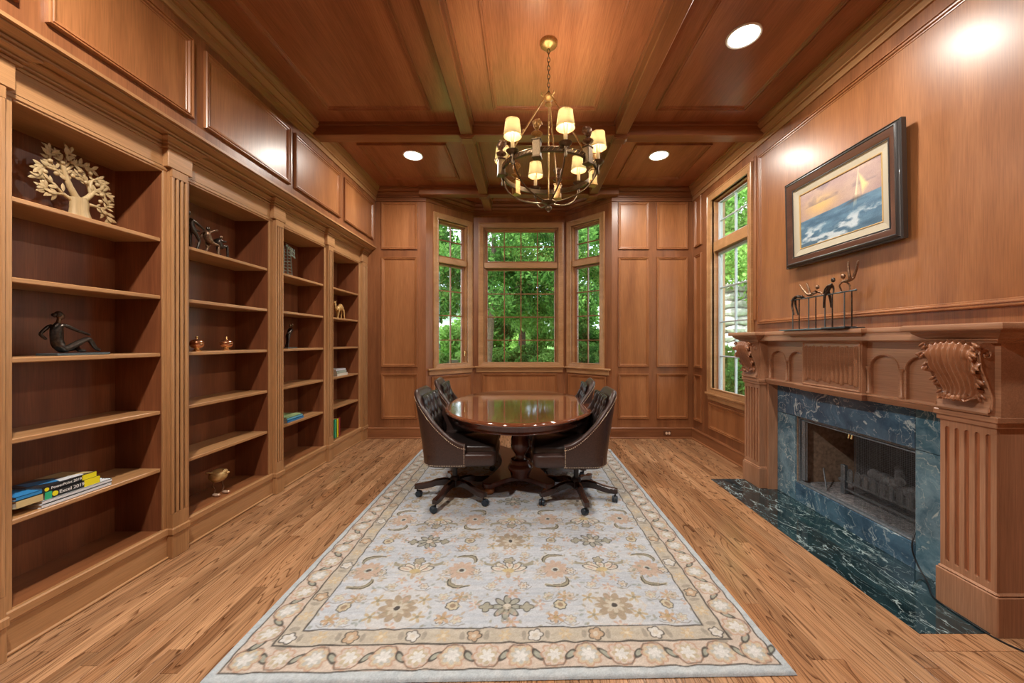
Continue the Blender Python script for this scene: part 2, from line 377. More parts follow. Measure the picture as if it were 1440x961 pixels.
    def frame(s, u0, u1, v0, v1, prof, field=None):
        """rectangular mitred moulding in local XY plane, height along +Z; prof: (inset, height)"""
        vs = []; k = len(prof)
        for (cu, cv, su, sv) in ((u0, v0, 1, 1), (u1, v0, -1, 1), (u1, v1, -1, -1), (u0, v1, 1, -1)):
            for (d, h) in prof: vs.append((cu+su*d, cv+sv*d, h))
        F = []
        for i in range(4):
            j = (i+1) % 4
            for a in range(k-1): F.append((i*k+a, j*k+a, j*k+a+1, i*k+a+1))
        if field is not None: F.append((k-1, 2*k-1, 3*k-1, 4*k-1))
        return s.add(vs, F)
    def obj(s, name, m, parent=None, smooth=None, loc=None, M=None, mod=None):
        me = bpy.data.meshes.new(name); me.from_pydata(s.v, [], s.f); me.update()
        import bmesh
        bm = bmesh.new(); bm.from_mesh(me); bmesh.ops.recalc_face_normals(bm, faces=bm.faces); bm.to_mesh(me); bm.free()
        if m is not None: me.materials.append(m)
        if smooth:
            me.polygons.foreach_set('use_smooth', [True]*len(me.polygons)); me.set_sharp_from_angle(angle=R(smooth))
        o = bpy.data.objects.new(name, me); COL.objects.link(o)
        if loc: o.location = loc
        if M is not None: o.matrix_world = M
        if parent: o.parent = parent
        return o
def tag(o, label, cat=None, group=None, kind=None):
    if label: o['label'] = label
    if cat: o['category'] = cat
    if group: o['group'] = group
    if kind: o['kind'] = kind
    return o
def struct(o): o['kind'] = 'structure'; return o
def empty(name, loc=(0, 0, 0), rz=0):
    o = bpy.data.objects.new(name, None); COL.objects.link(o); o.location = loc; o.rotation_euler = (0, 0, rz); o.empty_display_size = .1; return o
def thing(name, label, cat, loc=(0, 0, 0), rz=0, group=None): return tag(empty(name, loc, rz), label, cat, group)
def kids(o): return [c for c in bpy.data.objects if c.parent == o]
def copy_tree(o, parent=None):
    c = o.copy(); COL.objects.link(c); c.parent = parent
    for ch in kids(o): copy_tree(ch, c)
    return c
def wallM(ox, oy, ang):
    """local x along wall, local y up, local z out of the wall (to the room)"""
    c, s_ = math.cos(ang), math.sin(ang)
    X = Vector((c, s_, 0)); Yv = Vector((0, 0, 1)); Z = X.cross(Yv)
    return Matrix(((X.x, Yv.x, Z.x, ox), (X.y, Yv.y, Z.y, oy), (X.z, Yv.z, Z.z, 0), (0, 0, 0, 1)))
# wall planes
MBACK = wallM(0, 5.33, 0)                         # faces -Y, u = x
MRIGHT = wallM(2.42, 0, -PI/2)                    # faces -X, u = -y
MLEFT = wallM(-2.15, 0, PI/2)                     # faces +X, u = y
BL0, BL1 = Vector((-1.425, 5.33)), Vector((-.82, 5.935))
BR0, BR1 = Vector((.65, 5.935)), Vector((1.255, 5.33))
MBL_ = wallM(BL0.x, BL0.y, PI/4); MBC = wallM(-.82, 5.935, 0); MBRR = wallM(BR0.x, BR0.y, -PI/4)
BLEN = (BL1-BL0).length; CLEN = 1.47
CEIL = 3.60

# ============================================================ floor
fl = struct(MB().box(-2.75, 2.62, -1.75, 6.1, -.2, -.014).obj('floor', WY))
PW = .0755
lens_ = [.55, .75, .95, 1.15, 1.4, 1.7]
shared = {}
def plank_mesh(L):
    if L not in shared:
        o = MB().box(-PW/2+.0004, PW/2-.0004, 0, L-.0008, -.012, 0, .0012).obj('plank', OAK); shared[L] = o.data
        bpy.data.objects.remove(o)
    return shared[L]
rug_x0, rug_x1, rug_y0, rug_y1 = -1.25, 1.05, 1.65, 4.65
near = MB(); rows = int(4.98/PW); cnt = 0; rr = random.Random(3)
for i in range(rows):
    x = -2.37+PW*(i+.5)
    if x > 2.50: break
    y = -1.6-rr.random()*.8
    while y < 5.9:
        L = rr.choice(lens_); y0, y1 = max(y, -1.6), min(y+L, 5.90)
        hid = rug_x0 < x < rug_x1 and y0 > rug_y0 and y1 < rug_y1
        if y1-y0 > .05:
            if y1 < 1.15 or hid or (y0 > 4.4 and rug_x0 < x < rug_x1):
                near.box(x-PW/2+.0004, x+PW/2-.0004, y0, y1-.0008, -.012, 0, 0)
            else:
                if abs((y1-y0)-L) < 1e-6: me = plank_mesh(L); o = bpy.data.objects.new('plank', me); COL.objects.link(o); o.location = (x, y0, 0)
                else: o = MB().box(-PW/2+.0004, PW/2-.0004, 0, y1-y0-.0008, -.012, 0, .0012).obj('plank', OAK, loc=(x, y0, 0))
                o.parent = fl; cnt += 1
        y += L
near.obj('plank', OAK, fl)['kind'] = 'stuff'

# ============================================================ ceiling
cl = struct(MB().box(-2.75, 2.62, -1.75, 6.1, CEIL, CEIL+.2).obj('ceiling', WC))
PP = [(0, 0), (0, .017), (.004, .023), (.010, .023), (.013, .014), (.017, .013), (.021, .018), (.027, .017), (.033, .007), (.040, .006), (.043, .002)]
def panel(M, u0, u1, v0, v1, parent, m=WP, prof=PP, name='panel', sc=1):
    prof = [(d*sc, h*sc) for d, h in prof]
    return MB().frame(min(u0, u1), max(u0, u1), v0, v1, prof, field=True).obj(name, m, parent, M=M)
MCEIL = Matrix(((1, 0, 0, 0), (0, -1, 0, 0), (0, 0, -1, CEIL), (0, 0, 0, 1)))
bx = [(-1.87, -.88), (-.30, .685), (1.24, 2.09)]
for (a, b) in bx:
    for (y0, y1) in ((-1.0, -.05) if False else (.45, 3.50), (4.11, 4.99)):
        panel(MCEIL, a, b, -y1, -y0, cl, WC, name='ceiling_panel')
    panel(MCEIL, a, b, .35, 1.35, cl, WC, name='ceiling_panel')
panel(MCEIL, -.52, .36, -5.75, -5.50, cl, WC, name='ceiling_panel')
ZB = 3.475
def beam(x0, x1, y0, y1, m, ax):
    b = MB().box(x0, x1, y0, y1, ZB, CEIL, .006)
    if ax == 'y':
        for sx in (x0, x1):
            sg = -1 if sx == x0 else 1
            b.box(sx, sx+sg*.018, y0, y1, CEIL-.03, CEIL)
    else:
        for sy, sg in ((y0, -1), (y1, 1)): b.box(x0, x1, sy, sy+sg*.018, CEIL-.03, CEIL)
    return b.obj('beam', m, cl)
for cxb in (-.585, .97):
    for (y0, y1) in ((.14, 3.72), (3.86, 5.22), (5.36, 5.72), (-1.6, 0)):
        if cxb > .9 and y0 > 5.3: y1 = 5.48
        if cxb < -.5 and y0 > 5.3: y1 = 5.9
        beam(cxb-.06, cxb+.06, y0, y1, WY, 'y')
beam(-2.15, 2.42, 3.72, 3.86, WX, 'x'); beam(-1.50, 1.33, 5.22, 5.36, WX, 'x'); beam(-2.15, 2.42, 0, .14, WX, 'x')
# junction drops at the beam crossings
for cxb in (-.585, .97):
    for cyb in (3.79, 5.29):
        b = MB()
        for k, (e, z) in enumerate(((.078, ZB+.0), (.070, ZB-.010), (.055, ZB-.018))): b.box(cxb-e, cxb+e, cyb-e, cyb+e, z-.010, z+.001, .002)
        b.obj('beam_boss', WX, cl)

# ============================================================ walls
EXT = .16
def wall_with_openings(name, M, u0, u1, openings, m=WZ, z0=-.014, z1=CEIL):
    b = MB(); cur = u0
    for (a, c, za, zb) in sorted(openings):
        if a > cur: b.box(cur, a, z0, z1, -EXT, 0)
        if za > z0: b.box(a, c, z0, za, -EXT, 0)
        if zb < z1: b.box(a, c, zb, z1, -EXT, 0)
        cur = c
    if cur < u1: b.box(cur, u1, z0, z1, -EXT, 0)
    return struct(b.obj(name, m, M=M))
ZS, ZT0, ZT1, ZH = 1.00, 2.575, 2.665, 3.215
wback = wall_with_openings('wall_back', MBACK, -2.63, 2.42+EXT, [(-1.425, 1.255, -.014, CEIL)])
cu0, cu1 = (.82-.66), (.82+.535)
wbc = wall_with_openings('wall_bay_centre', MBC, 0, CLEN, [(cu0, cu1, ZS, ZH)])
so0, so1 = BLEN*.24, BLEN*.86
wbl = wall_with_openings('wall_bay_left', MBL_, 0, BLEN, [(so0, so1, ZS, ZH)])
wbr = wall_with_openings('wall_bay_right', MBRR, 0, BLEN, [(BLEN-so1, BLEN-so0, ZS, ZH)])
ry0, ry1, rz0 = 3.99, 4.775, .735
wright = wall_with_openings('wall_right', MRIGHT, -5.33, 1.75, [(-ry1, -ry0, rz0, ZH), (-3.27, -2.26, .15, .75)])
b = MB().box(-2.78, -2.63, -1.75, 5.33, -.014, CEIL).box(-2.63, -2.15, -1.75, 5.33, 2.76, CEIL)
wleft = struct(b.obj('wall_left', WZ))
# wall behind the camera with glazed doors
MF = wallM(0, -1.6, PI)
wfront = wall_with_openings('wall_front', MF, -2.42, 2.63, [(-.75, .75, -.014, 2.5)])
struct(MB().box(-.75, .75, 0, 2.5, -.06, -.02).obj('door_1', WZ, M=MF))

# roof slab keeps sky out
struct(MB().box(-3.2, 3.0, -2.0, 6.5, CEIL+.21, CEIL+.3).obj('trim_9', ROOF))

# ---- panels on walls
for (u0, u1) in ((-2.063, -1.545), (1.343, 1.787), (1.90, 2.345)):
    for (v0, v1) in ((.283, .93), (1.03, 2.61), (2.722, 3.40)): panel(MBACK, u0, u1, v0, v1, wback)
for (v0, v1) in ((.283, .93), (1.03, 2.61), (2.722, 3.40)): panel(MRIGHT, -5.25, -5.04, v0, v1, wright)
panel(MRIGHT, -4.84, -3.97, .26, .60, wright)
panel(MRIGHT, -3.905, -3.86, 1.62, 3.34, wright, sc=.45)
panel(MRIGHT, -3.82, -1.30, 1.575, 3.31, wright)
panel(MRIGHT, -1.18, 1.4, 1.575, 3.31, wright); panel(MRIGHT, -1.18, 1.4, .26, 1.45, wright)
for (y0, y1) in ((-1.5, -.72), (-.6, .22), (.32, .70), (.80, 1.56), (1.655, 2.385), (2.475, 3.375), (3.445, 4.295), (4.385, 5.225)):
    panel(MLEFT, y0, y1, 2.83, 3.345, wleft)
panel(MBC, .13, CLEN-.13, .26, .88, wbc); panel(MBL_, .09, BLEN-.07, .26, .88, wbl); panel(MBRR, .07, BLEN-.09, .26, .88, wbr)
for (u0, u1) in ((-2.3, -1.65), (-1.55, -.9), (.9, 1.55), (1.65, 2.1)): panel(MF, u0, u1, .3, 3.3, wfront)

# ---- crown, baseboard sweeps (room perimeter, interior on the right of travel)
per = [(-2.15, -1.6), (-2.15, 5.33), (-1.425, 5.33), (-.82, 5.935), (.65, 5.935), (1.255, 5.33), (2.42, 5.33), (2.42, -1.6)]
crown = [(0, 3.41), (.014, 3.412), (.014, 3.428), (.004, 3.431), (.004, 3.470), (.022, 3.473), (.022, 3.486), (.011, 3.490), (.030, 3.504), (.054, 3.522), (.054, 3.531), (.043, 3.535), (.066, 3.547), (.080, 3.568), (.082, 3.576), (.071, 3.579), (.090, 3.584), (.090, CEIL), (0, CEIL)]
names = ['left', 'back_left', 'bay_left', 'bay_centre', 'bay_right', 'back_right', 'right']
for i in range(7): struct(MB().sweep(per, crown, rng=[i]).obj('trim_%d' % (i+1), WLY if i in (0, 6) else WX, smooth=22))
struct(MB().sweep([(2.42, -1.6), (-2.15, -1.6)], crown).obj('trim_8', WX, smooth=40))
bbp = [(0, 0), (.034, 0), (.034, .012), (.026, .020), (.020, .022), (.020, .135), (.024, .139), (.024, .146), (.012, .158), (0, .160)]
fper = [(-2.27, 5.33), (-1.425, 5.33), (-.82, 5.935), (.65, 5.935), (1.255, 5.33), (2.42, 5.33), (2.42, 3.79)]
bn = ['back_left', 'bay_left', 'bay_centre', 'bay_right', 'back_right', 'right']
for i in range(6): struct(MB().sweep(fper, bbp, rng=[i]).obj('baseboard_'+bn[i], WY if i == 5 else WX, smooth=30))
struct(MB().sweep([(2.42, 1.70), (2.42, -1.6), (.8, -1.6)], bbp).obj('baseboard_right_near', WY, smooth=30))
struct(MB().sweep([(-.8, -1.6), (-2.42, -1.6)], bbp).obj('baseboard_front', WY, smooth=30))

# ============================================================ windows
pane_cache = {}
def make_window(name, M, u0, u1, z0, zt0, zt1, z1, cols, sash_m=WX, crank=None, casing_out=.022, gd=.085, frame_m=WLX, stool=(None, None), apron=True, cas_w=.085, sash_w=.028):
    root = struct(MB().frame(u0, u1, z0, z1, [(0, .004), (0, -.15), (.03, -.15), (.03, -.06), (.014, -.06), (.014, -.02), (0, -.02)]).obj(name, frame_m, M=M))
    cp = [(0, 0), (0, casing_out*.9), (.010, casing_out), (.018, casing_out*.75), (.024, casing_out*.8), (cas_w*.8, casing_out*.5), (cas_w*.86, casing_out*.68), (cas_w-.002, casing_out*.6), (cas_w, .0)]
    MB().frame(u0-cas_w, u1+cas_w, z0-cas_w if not apron else z0-.02, z1+cas_w, cp).obj('casing', frame_m, root, M=M)
    MB().box(u0+.002, u1-.002, zt0, zt1, -.12, -.012, .006).obj('transom_bar', frame_m, root, M=M)
    s0, s1 = stool if stool[0] is not None else (u0-cas_w-.02, u1+cas_w+.02)
    if apron:
        MB().box(s0, s1, z0-.028, z0, -.05, .052, .006).obj('sill', frame_m, root, M=M)
        MB().box(s0+.02, s1-.02, z0-.10, z0-.028, -.001, .020, .004).box(s0+.02, s1-.02, z0-.052, z0-.028, 0, .032, .005).obj('apron', frame_m, root, M=M)
    for (a, c, rowsn) in ((z0+.012, zt0-.006, 4), (zt1+.006, z1-.02, 2)):
        sa, sb = u0+.03, u1-.03
        sp = [(0, -gd-.02), (0, -gd+.022), (.006, -gd+.024), (sash_w-.006, -gd+.020), (sash_w, -gd+.004), (sash_w, -gd-.02)]
        sash = MB().frame(sa, sb, a, c, sp).obj('sash', sash_m, root, M=M)
        ga, gb, gc, gdz = sa+sash_w, sb-sash_w, a+sash_w, c-sash_w
        for i in range(1, cols):
            x = ga+(gb-ga)*i/cols; o = MB().box(x-.008, x+.008, gc, gdz, -gd-.014, -gd+.016, .004).obj('muntin', sash_m, sash, M=Matrix.Identity(4))
            o.matrix_parent_inverse = Matrix.Identity(4)
        for j in range(1, rowsn):
            z = gc+(gdz-gc)*j/rowsn; o = MB().box(ga, gb, z-.008, z+.008, -gd-.013, -gd+.015, .004).obj('muntin', sash_m, sash, M=Matrix.Identity(4))
        pw, ph = (gb-ga)/cols, (gdz-gc)/rowsn
        key = (round(pw, 4), round(ph, 4))
        if key not in pane_cache:
            o = MB().box(0, pw, 0, ph, -.002, .002).obj('pane', GLS); pane_cache[key] = o.data; bpy.data.objects.remove(o)
        for i in range(cols):
            for j in range(rowsn):
                o = bpy.data.objects.new('pane', pane_cache[key]); COL.objects.link(o); o.parent = sash; o.location = (ga+pw*i, gc+ph*j, -gd)
    if crank is not None:
        x = crank; q = MB(); q.box(x-.035, x+.035, z0+.001, z0+.016, -.055, -.03, .004); q.tube([(x, z0+.014, -.04), (x+.02, z0+.03, -.02), (x+.06, z0+.022, 0), (x+.075, z0+.012, .005)], .005, 6); q.ell((x+.078, z0+.014, .006), (.009, .009, .009), 8, 6)
        q.obj('crank_handle', simple('nickel', (.7, .68, .62), .25, .9), root, smooth=50, M=M)
        q = MB().box(u1-.030, u1-.012, z0+.16, z0+.24, -.055, -.03, .003).tube([(u1-.02, z0+.2, -.03), (u1-.03, z0+.26, -.01)], .004, 6); q.obj('sash_lock', BRASS, root, smooth=50, M=M)
    return root
# parents carry the wall matrix; children above were given M themselves -> convert to local
def fix_children(root):
    for c in kids(root):
        c.matrix_basis = Matrix.Identity(4)
        for d in kids(c):
            if d.name.startswith('muntin'): d.matrix_basis = Matrix.Identity(4)
bpy.context.view_layer.update()
w1 = make_window('window_1', MBL_, so0, so1, ZS, ZT0, ZT1, ZH, 2, crank=BLEN*.5, stool=(.02, BLEN-.02))
w2 = make_window('window_2', MBC, cu0, cu1, ZS, ZT0, ZT1, ZH, 4, stool=(.02, CLEN-.02))
w3 = make_window('window_3', MBRR, BLEN-so1, BLEN-so0, ZS, ZT0, ZT1, ZH, 2, crank=BLEN*.45, stool=(.02, BLEN-.02))
SASHG = simple('pale_grey_sash', (.42, .44, .47), .4)
w4 = make_window('window_4', MRIGHT, -ry1, -ry0, rz0, ZT0-.03, ZT1+.01, ZH, 2, sash_m=SASHG, crank=-4.25, casing_out=.035, frame_m=WLX)
for w in (w1, w2, w3, w4): fix_children(w)
# wall panels were also parented with world matrices: parents have the same matrix M
for w in (wback, wright, wbc, wbl, wbr, wfront):
    for c in kids(w): c.matrix_basis = Matrix.Identity(4)

# outlet in the baseboard
t = thing('electrical_outlet', 'brown outlet plate with two ivory sockets set in the back baseboard', 'outlet', (2.045, 5.309, .078))
MB().box(-.056, .056, -.004, 0, -.034, .036, .003).obj('cover_plate', PLAS, t)
for x in (-.012, .028): MB().lathe([(0, 0), (.016, 0), (.016, .003), (0, .003)], n=14).obj('socket', SKIN, t, M=Matrix.Translation((x, -.004, 0)) @ Matrix.Rotation(R(90), 4, 'X') @ Matrix.Scale(1.25, 4, (0, 1, 0)))

# ============================================================ bookcases
PX, FX, BX = -2.265, -2.300, -2.605
shelfZ = [2.055, 1.69, 1.325, .958, .592]
bays = [(.78, 1.455, 'first'), (1.66, 2.35, ''), (2.535, 3.325, ''), (3.52, 4.245, ''), (4.42, 5.135, '')]
pil = [(.62, .735), (1.50, 1.615), (2.378, 2.490), (3.370, 3.474), (4.275, 4.378), (5.18, 5.325)]
blab = ['tall built-in bookcase unit at the near end, all its shelves empty',
        'built-in bookcase unit holding the carved wooden tree and the seated bronze woman',
        'built-in bookcase unit holding two lidded copper bowls and a golden bird',
        'built-in bookcase unit holding the silvery ladder tower and blue books',
        'built-in bookcase unit nearest the window wall, with a golden camel']
def pilaster(y0, y1, root, flutes=4, dx=0):
    z0, z1 = .195, 2.51; b = MB()
    MB().box(BX, PX-.016, y0, y1, 0, z1).obj('pilaster_core', WI, root)  # darker wood at the groove backs stands in for the flute shadow
    n = flutes; w = (y1-y0); g = w*.135; gap = (w-n*g)/(n+1); y = y0
    b.box(PX-.016, PX, y0, y1, z0, z0+.09, 0); b.box(PX-.016, PX, y0, y1, z1-.05, z1, 0)
    b.box(BX+.3, PX-.0155, y0-.0006, y0+.004, z0, z1)
    for k in range(n+1):
        b.box(PX-.016, PX, y, y+gap, z0+.09, z1-.05, .003); y += gap+g
    b.box(BX, PX+.004, y0-.002, y1+.002, 0, .15, .003)
    b.box(BX, PX+.012, y0-.008, y1+.008, .15, .195, .006)
    return b.obj('fluted_pilaster', WL, root)
for i, (y0, y1, _) in enumerate(bays):
    root = thing('bookcase', blab[i], 'bookcase', (0, 0, 0))
    pn, pf = pil[i], pil[i+1]
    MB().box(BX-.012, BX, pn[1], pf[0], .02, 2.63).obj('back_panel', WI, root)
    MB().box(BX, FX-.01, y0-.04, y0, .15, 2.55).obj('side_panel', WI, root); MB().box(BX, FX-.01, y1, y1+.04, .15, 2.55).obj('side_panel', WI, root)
    MB().box(FX-.012, FX, pn[1], y0, .19, 2.50, .002).box(FX-.012, FX, y1, pf[0], .19, 2.50, .002).obj('face_frame', WL, root)
    MB().box(BX, FX, y0, y1, 2.479, 2.52, .003).box(FX-.02, FX+.006, pn[1], pf[0], 2.490, 2.513, .004).box(FX-.02, FX, pn[1], pf[0], 2.51, 2.63, 0).obj('header', WLY, root)
    for z in shelfZ: MB().box(BX+.001, -2.312, y0+.001, y1-.001, z-.024, z, .004).obj('shelf', WLY, root)
    MB().box(BX, FX-.002, y0, y1, .155, .192, .003).obj('bottom_shelf', WY, root)
    MB().box(FX-.02, FX+.012, pn[1], pf[0], .150, .197, .006).box(FX-.02, FX+.004, pn[1], pf[0], .138, .152, .003).box(FX-.03, FX+.0, pn[1], pf[0], .0, .14).box(FX, FX+.014, pn[1], pf[0], .0, .018, .006).obj('plinth', WLY, root)
    pilaster(*pf, root, 3)
    if i == 0: pilaster(*pn, root, 3)
    # frieze block over the far pilaster
    MB().box(FX-.02, PX+.002, pf[0]-.03, min(5.33, pf[1]+.03), 2.513, 2.63, .003).obj('frieze_block', WLY, root)
# cornice: bed moulding breaks forward over each pilaster, crown runs straight
pts = [(FX, .60)]
for (a, c) in pil: pts += [(FX, a-.035), (PX+.002, a-.035), (PX+.002, min(5.33, c+.035)), (FX, min(5.33, c+.035))]
pts = [p for k, p in enumerate(pts) if k == 0 or (Vector(p)-Vector(pts[k-1])).length > .001]
pts = [p for p in pts if p[1] <= 5.3301]
bed = [(-.03, 2.628), (.010, 2.628), (.010, 2.640), (.003, 2.641), (.003, 2.647), (.022, 2.648), (.022, 2.656), (.013, 2.658), (.040, 2.672), (.050, 2.676), (.050, 2.684), (.040, 2.686), (.040, 2.69), (-.03, 2.69)]
cn = thing('bookcase_cornice', 'continuous stepped wooden cornice running along the tops of the bookcases', 'cornice')
bb = MB().sweep(pts[:-1] if pts[-1][0] == FX else pts, bed); bb.obj('bed_moulding', WLY, cn, smooth=35)
MB().sweep([(-2.30, .60), (-2.30, 5.33)], [(0, 2.688), (.098, 2.688), (.098, 2.699), (.088, 2.701), (.088, 2.706), (.110, 2.711), (.132, 2.725), (.142, 2.727), (.142, 2.733), (.132, 2.735), (.160, 2.738), (.160, 2.755), (.152, 2.759), (0, 2.759)]).obj('crown_moulding', WLY, cn, smooth=35)

# ============================================================ recessed lights
def can_light(x, y, label, lit=True):
    t = thing('recessed_ceiling_light', label, 'light', (x, y, CEIL-.0), 0, 'round recessed lights in the coffered ceiling')
    z = -.007
    MB().lathe([(.100, z-.002), (.110, z-.006), (.116, z-.001), (.116, z+.005), (.100, z+.005)], n=40, cap=False).obj('trim_ring', WHT, t, smooth=50)
    MB().lathe([(0, z+.0), (.101, z+.0)], n=32, cap=False).obj('lens', LENS, t)
    l = area('can_lamp', (x, y, CEIL-.012), (0, 0, -1), .15, .15, 25 if y > 1.5 else (78 if x < 0 else 24), (1, .94, .85), 'DISK', 175)
    l.parent = t; l.location = (0, 0, -.016); l.rotation_euler = (0, 0, 0)
can_light(-1.32, 4.37, 'small round recessed light glowing in the far left ceiling panel')
can_light(1.585, 4.37, 'small round recessed light glowing in the far right ceiling panel')
for (x, y, lab) in ((-1.32, .9, 'left'), (1.575, .9, 'right')): can_light(x, y, 'added fill light, out of view, in the ceiling just above the camera, on the '+lab)  # unseen pair added as fill for the near half of the room
can_light(1.575, 2.66, 'large-looking round recessed light in the near right ceiling panel')

# ============================================================ rug
def make_rug():
    NX, NY = 612, 810; Wd, Ln = 2.45, 3.24
    u = (np.arange(NX)+.5)/NX*Wd; v = (np.arange(NY)+.5)/NY*Ln
    U, V = np.meshgrid(u, v)            # [row, col]
    rng = np.random.RandomState(5)
    def noise(sx, sy):
        gx, gy = max(2, int(Wd/sx)), max(2, int(Ln/sy)); g = rng.rand(gy+2, gx+2)
        fx = U/Wd*gx; fy = V/Ln*gy; ix = fx.astype(int); iy = fy.astype(int); a = fx-ix; b = fy-iy
        a = a*a*(3-2*a); b = b*b*(3-2*b)
        return (g[iy, ix]*(1-a)+g[iy, ix+1]*a)*(1-b)+(g[iy+1, ix]*(1-a)+g[iy+1, ix+1]*a)*b
    # wobble
    Uw = U+(noise(.05, .05)-.5)*.012; Vw = V+(noise(.05, .05)-.5)*.012
    c = lambda r, g, b: np.array([r, g, b], float)/255
    blue, blue2, cream, tan, pink, dark, sage, olive, brown, white = c(176, 188, 204), c(150, 166, 188), c(208, 198, 180), c(190, 158, 122), c(202, 166, 146), c(60, 55, 50), c(140, 150, 138), c(150, 142, 112), c(150, 120, 92), c(216, 216, 214)
    img = np.zeros((NY, NX, 3))
    st = noise(.25, .012)*.6+noise(.6, .03)*.4
    img[:] = blue*(1-st[..., None])+(c(204, 208, 214))*st[..., None]
    E, O, I = .045, .18, .27            # edge strip, outer band end, inner band end
    dmin = np.minimum(np.minimum(U, Wd-U), np.minimum(V, Ln-V)); dw = np.minimum(np.minimum(Uw, Wd-Uw), np.minimum(Vw, Ln-Vw))
    mk = noise(.03, .03)[..., None]
    m = (dmin < I); img[m] = (cream*.94*(1-mk)+c(190, 178, 158)*mk)[m]
    m = (dmin < O); img[m] = (c(213, 198, 184)*(1-mk)+c(201, 180, 162)*mk)[m]
    m = (dmin < E); img[m] = (c(196, 206, 212)*(1-mk)+c(176, 190, 200)*mk)[m]
    def put(al, col, a=.9): 
        al = np.clip(al, 0, 1)[..., None]*a
        return al, col
    def stamp(cx, cy, rad, fn):
        x0, x1 = int((cx-rad)/Wd*NX), int((cx+rad)/Wd*NX)+1; y0, y1 = int((cy-rad)/Ln*NY), int((cy+rad)/Ln*NY)+1
        x0, y0 = max(0, x0), max(0, y0); x1, y1 = min(NX, x1), min(NY, y1)
        if x1 <= x0 or y1 <= y0: return
        fn(Uw[y0:y1, x0:x1]-cx, Vw[y0:y1, x0:x1]-cy, img[y0:y1, x0:x1])
    px = .003
    def blend(sub, al, col): al = np.clip(al, 0, 1)[..., None]; sub[:] = sub*(1-al)+col*al
    def ellipse(cx, cy, rx, ry, ang, col, a=.9, outline=None, ow=.0045):
        def fn(x, y, sub):
            xr = x*math.cos(ang)+y*math.sin(ang); yr = -x*math.sin(ang)+y*math.cos(ang)
            d = (np.sqrt((xr/rx)**2+(yr/ry)**2)-1)*min(rx, ry)
            blend(sub, (-d/px+.5)*1.0*(a if True else 1), col) if a > .99 else blend(sub, np.clip(-d/px+.5, 0, 1)*a, col)
            if outline is not None: blend(sub, np.clip((ow/2-np.abs(d))/px+.5, 0, 1)*.85, outline)
        stamp(cx, cy, max(rx, ry)+.02, fn)
    def flower(cx, cy, r, n, pc, cc, a0=0, out=None, sq=1, fill=.9):
        for k in range(n):
            a = a0+2*PI*k/n; ellipse(cx+math.cos(a)*r*.6, cy+math.sin(a)*r*.6*sq, r*.38, r*.2, a, pc, fill, out)
        ellipse(cx, cy, r*.26, r*.26, 0, cc, .95, None)
    def lobed(cx, cy, r, n, depth, fillc, outc, a0=0, sq=1, fa=.85, ow=.006):
        def fn(x, y, sub):
            y = y/sq; rr_ = np.sqrt(x*x+y*y); th = np.arctan2(y, x); rad = r*(1-depth+depth*np.abs(np.cos(n*(th-a0)/2))); d = rr_-rad
            blend(sub, np.clip(-d/px+.5, 0, 1)*fa, fillc)
            if outc is not None: blend(sub, np.clip((ow/2-np.abs(d))/px+.5, 0, 1)*.8, outc)
        stamp(cx, cy, r*1.3, fn)
    def stroke(pts, w, col, a=.85, taper=False):
        xs = [p[0] for p in pts]; ys = [p[1] for p in pts]; cx, cy = (min(xs)+max(xs))/2, (min(ys)+max(ys))/2
        rad = max(max(xs)-min(xs), max(ys)-min(ys))/2+.03
        def fn(x, y, sub):
            D_ = np.full(x.shape, 9.)
            n = len(pts)-1
            for k in range(n):
                ax, ay = pts[k][0]-cx, pts[k][1]-cy; bx_, by_ = pts[k+1][0]-cx-ax, pts[k+1][1]-cy-ay
                t = np.clip(((x-ax)*bx_+(y-ay)*by_)/(bx_*bx_+by_*by_+1e-9), 0, 1)
                ww = w*(1 if not taper else .35+1.3*math.sin(PI*(k+.5)/n))
                D_ = np.minimum(D_, np.hypot(x-ax-t*bx_, y-ay-t*by_)-ww/2)
            blend(sub, np.clip(-D_/px+.5, 0, 1)*a, col)
        stamp(cx, cy, rad, fn)
    def hook(cx, cy, sx, sy, s=1.0):
        P = [(cx+sx*s*p[0], cy+sy*s*p[1]) for p in ((-.075, -.028), (-.03, -.036), (.01, -.034), (.038, -.018), (.048, .008), (.046, .034))]
        stroke(P, .026*s, c(212, 206, 192), .9, True); stroke(P, .017*s, olive, .9, True); stroke([(p[0]+sx*.006, p[1]-sy*.008) for p in P], .007, dark, .95); stroke([(p[0]-sx*.008, p[1]+sy*.010) for p in P[1:]], .004, dark, .7)
    def palmette(cx, cy, sy, s=1.0):
        ellipse(cx, cy, .10*s, .055*s, 0, cream, .5)
        for k, a in enumerate((20, 50, 90, 130, 160)):
            a = R(a); ellipse(cx+math.cos(a)*.065*s, cy+sy*math.sin(a)*.048*s, .048*s, .022*s, sy*a, c(214, 208, 192), .95, dark)
            ellipse(cx+math.cos(a)*.065*s, cy+sy*math.sin(a)*.048*s, .018*s, .008*s, sy*a, pink, .9)
        ellipse(cx, cy-sy*.005, .035*s, .022*s, 0, c(205, 180, 120), .95)
        ellipse(cx, cy-sy*.045*s, .014*s, .03*s, 0, tan, .9, None)
        lobed(cx, cy+sy*.10*s, .036*s, 5, .4, c(170, 160, 130), dark)
        for sx in (-1, 1):
            stroke([(cx+sx*.06*s, cy+sy*.08*s), (cx+sx*.10*s, cy+sy*.055*s), (cx+sx*.14*s, cy+sy*.065*s), (cx+sx*.15*s, cy+sy*.085*s)], .016, olive, .85, True)
            flower(cx+sx*.09*s, cy+sy*.115*s, .03, 5, tan, cream)
            flower(cx+sx*.055*s, cy-sy*.085*s, .035, 5, pink, c(205, 190, 150))
    # field: repeated in a 1.12 x 1.26 lattice
    cxm = Wd/2; f0 = I
    fu0, fu1, fv0, fv1 = I, Wd-I, I, Ln-I
    base = img.copy()
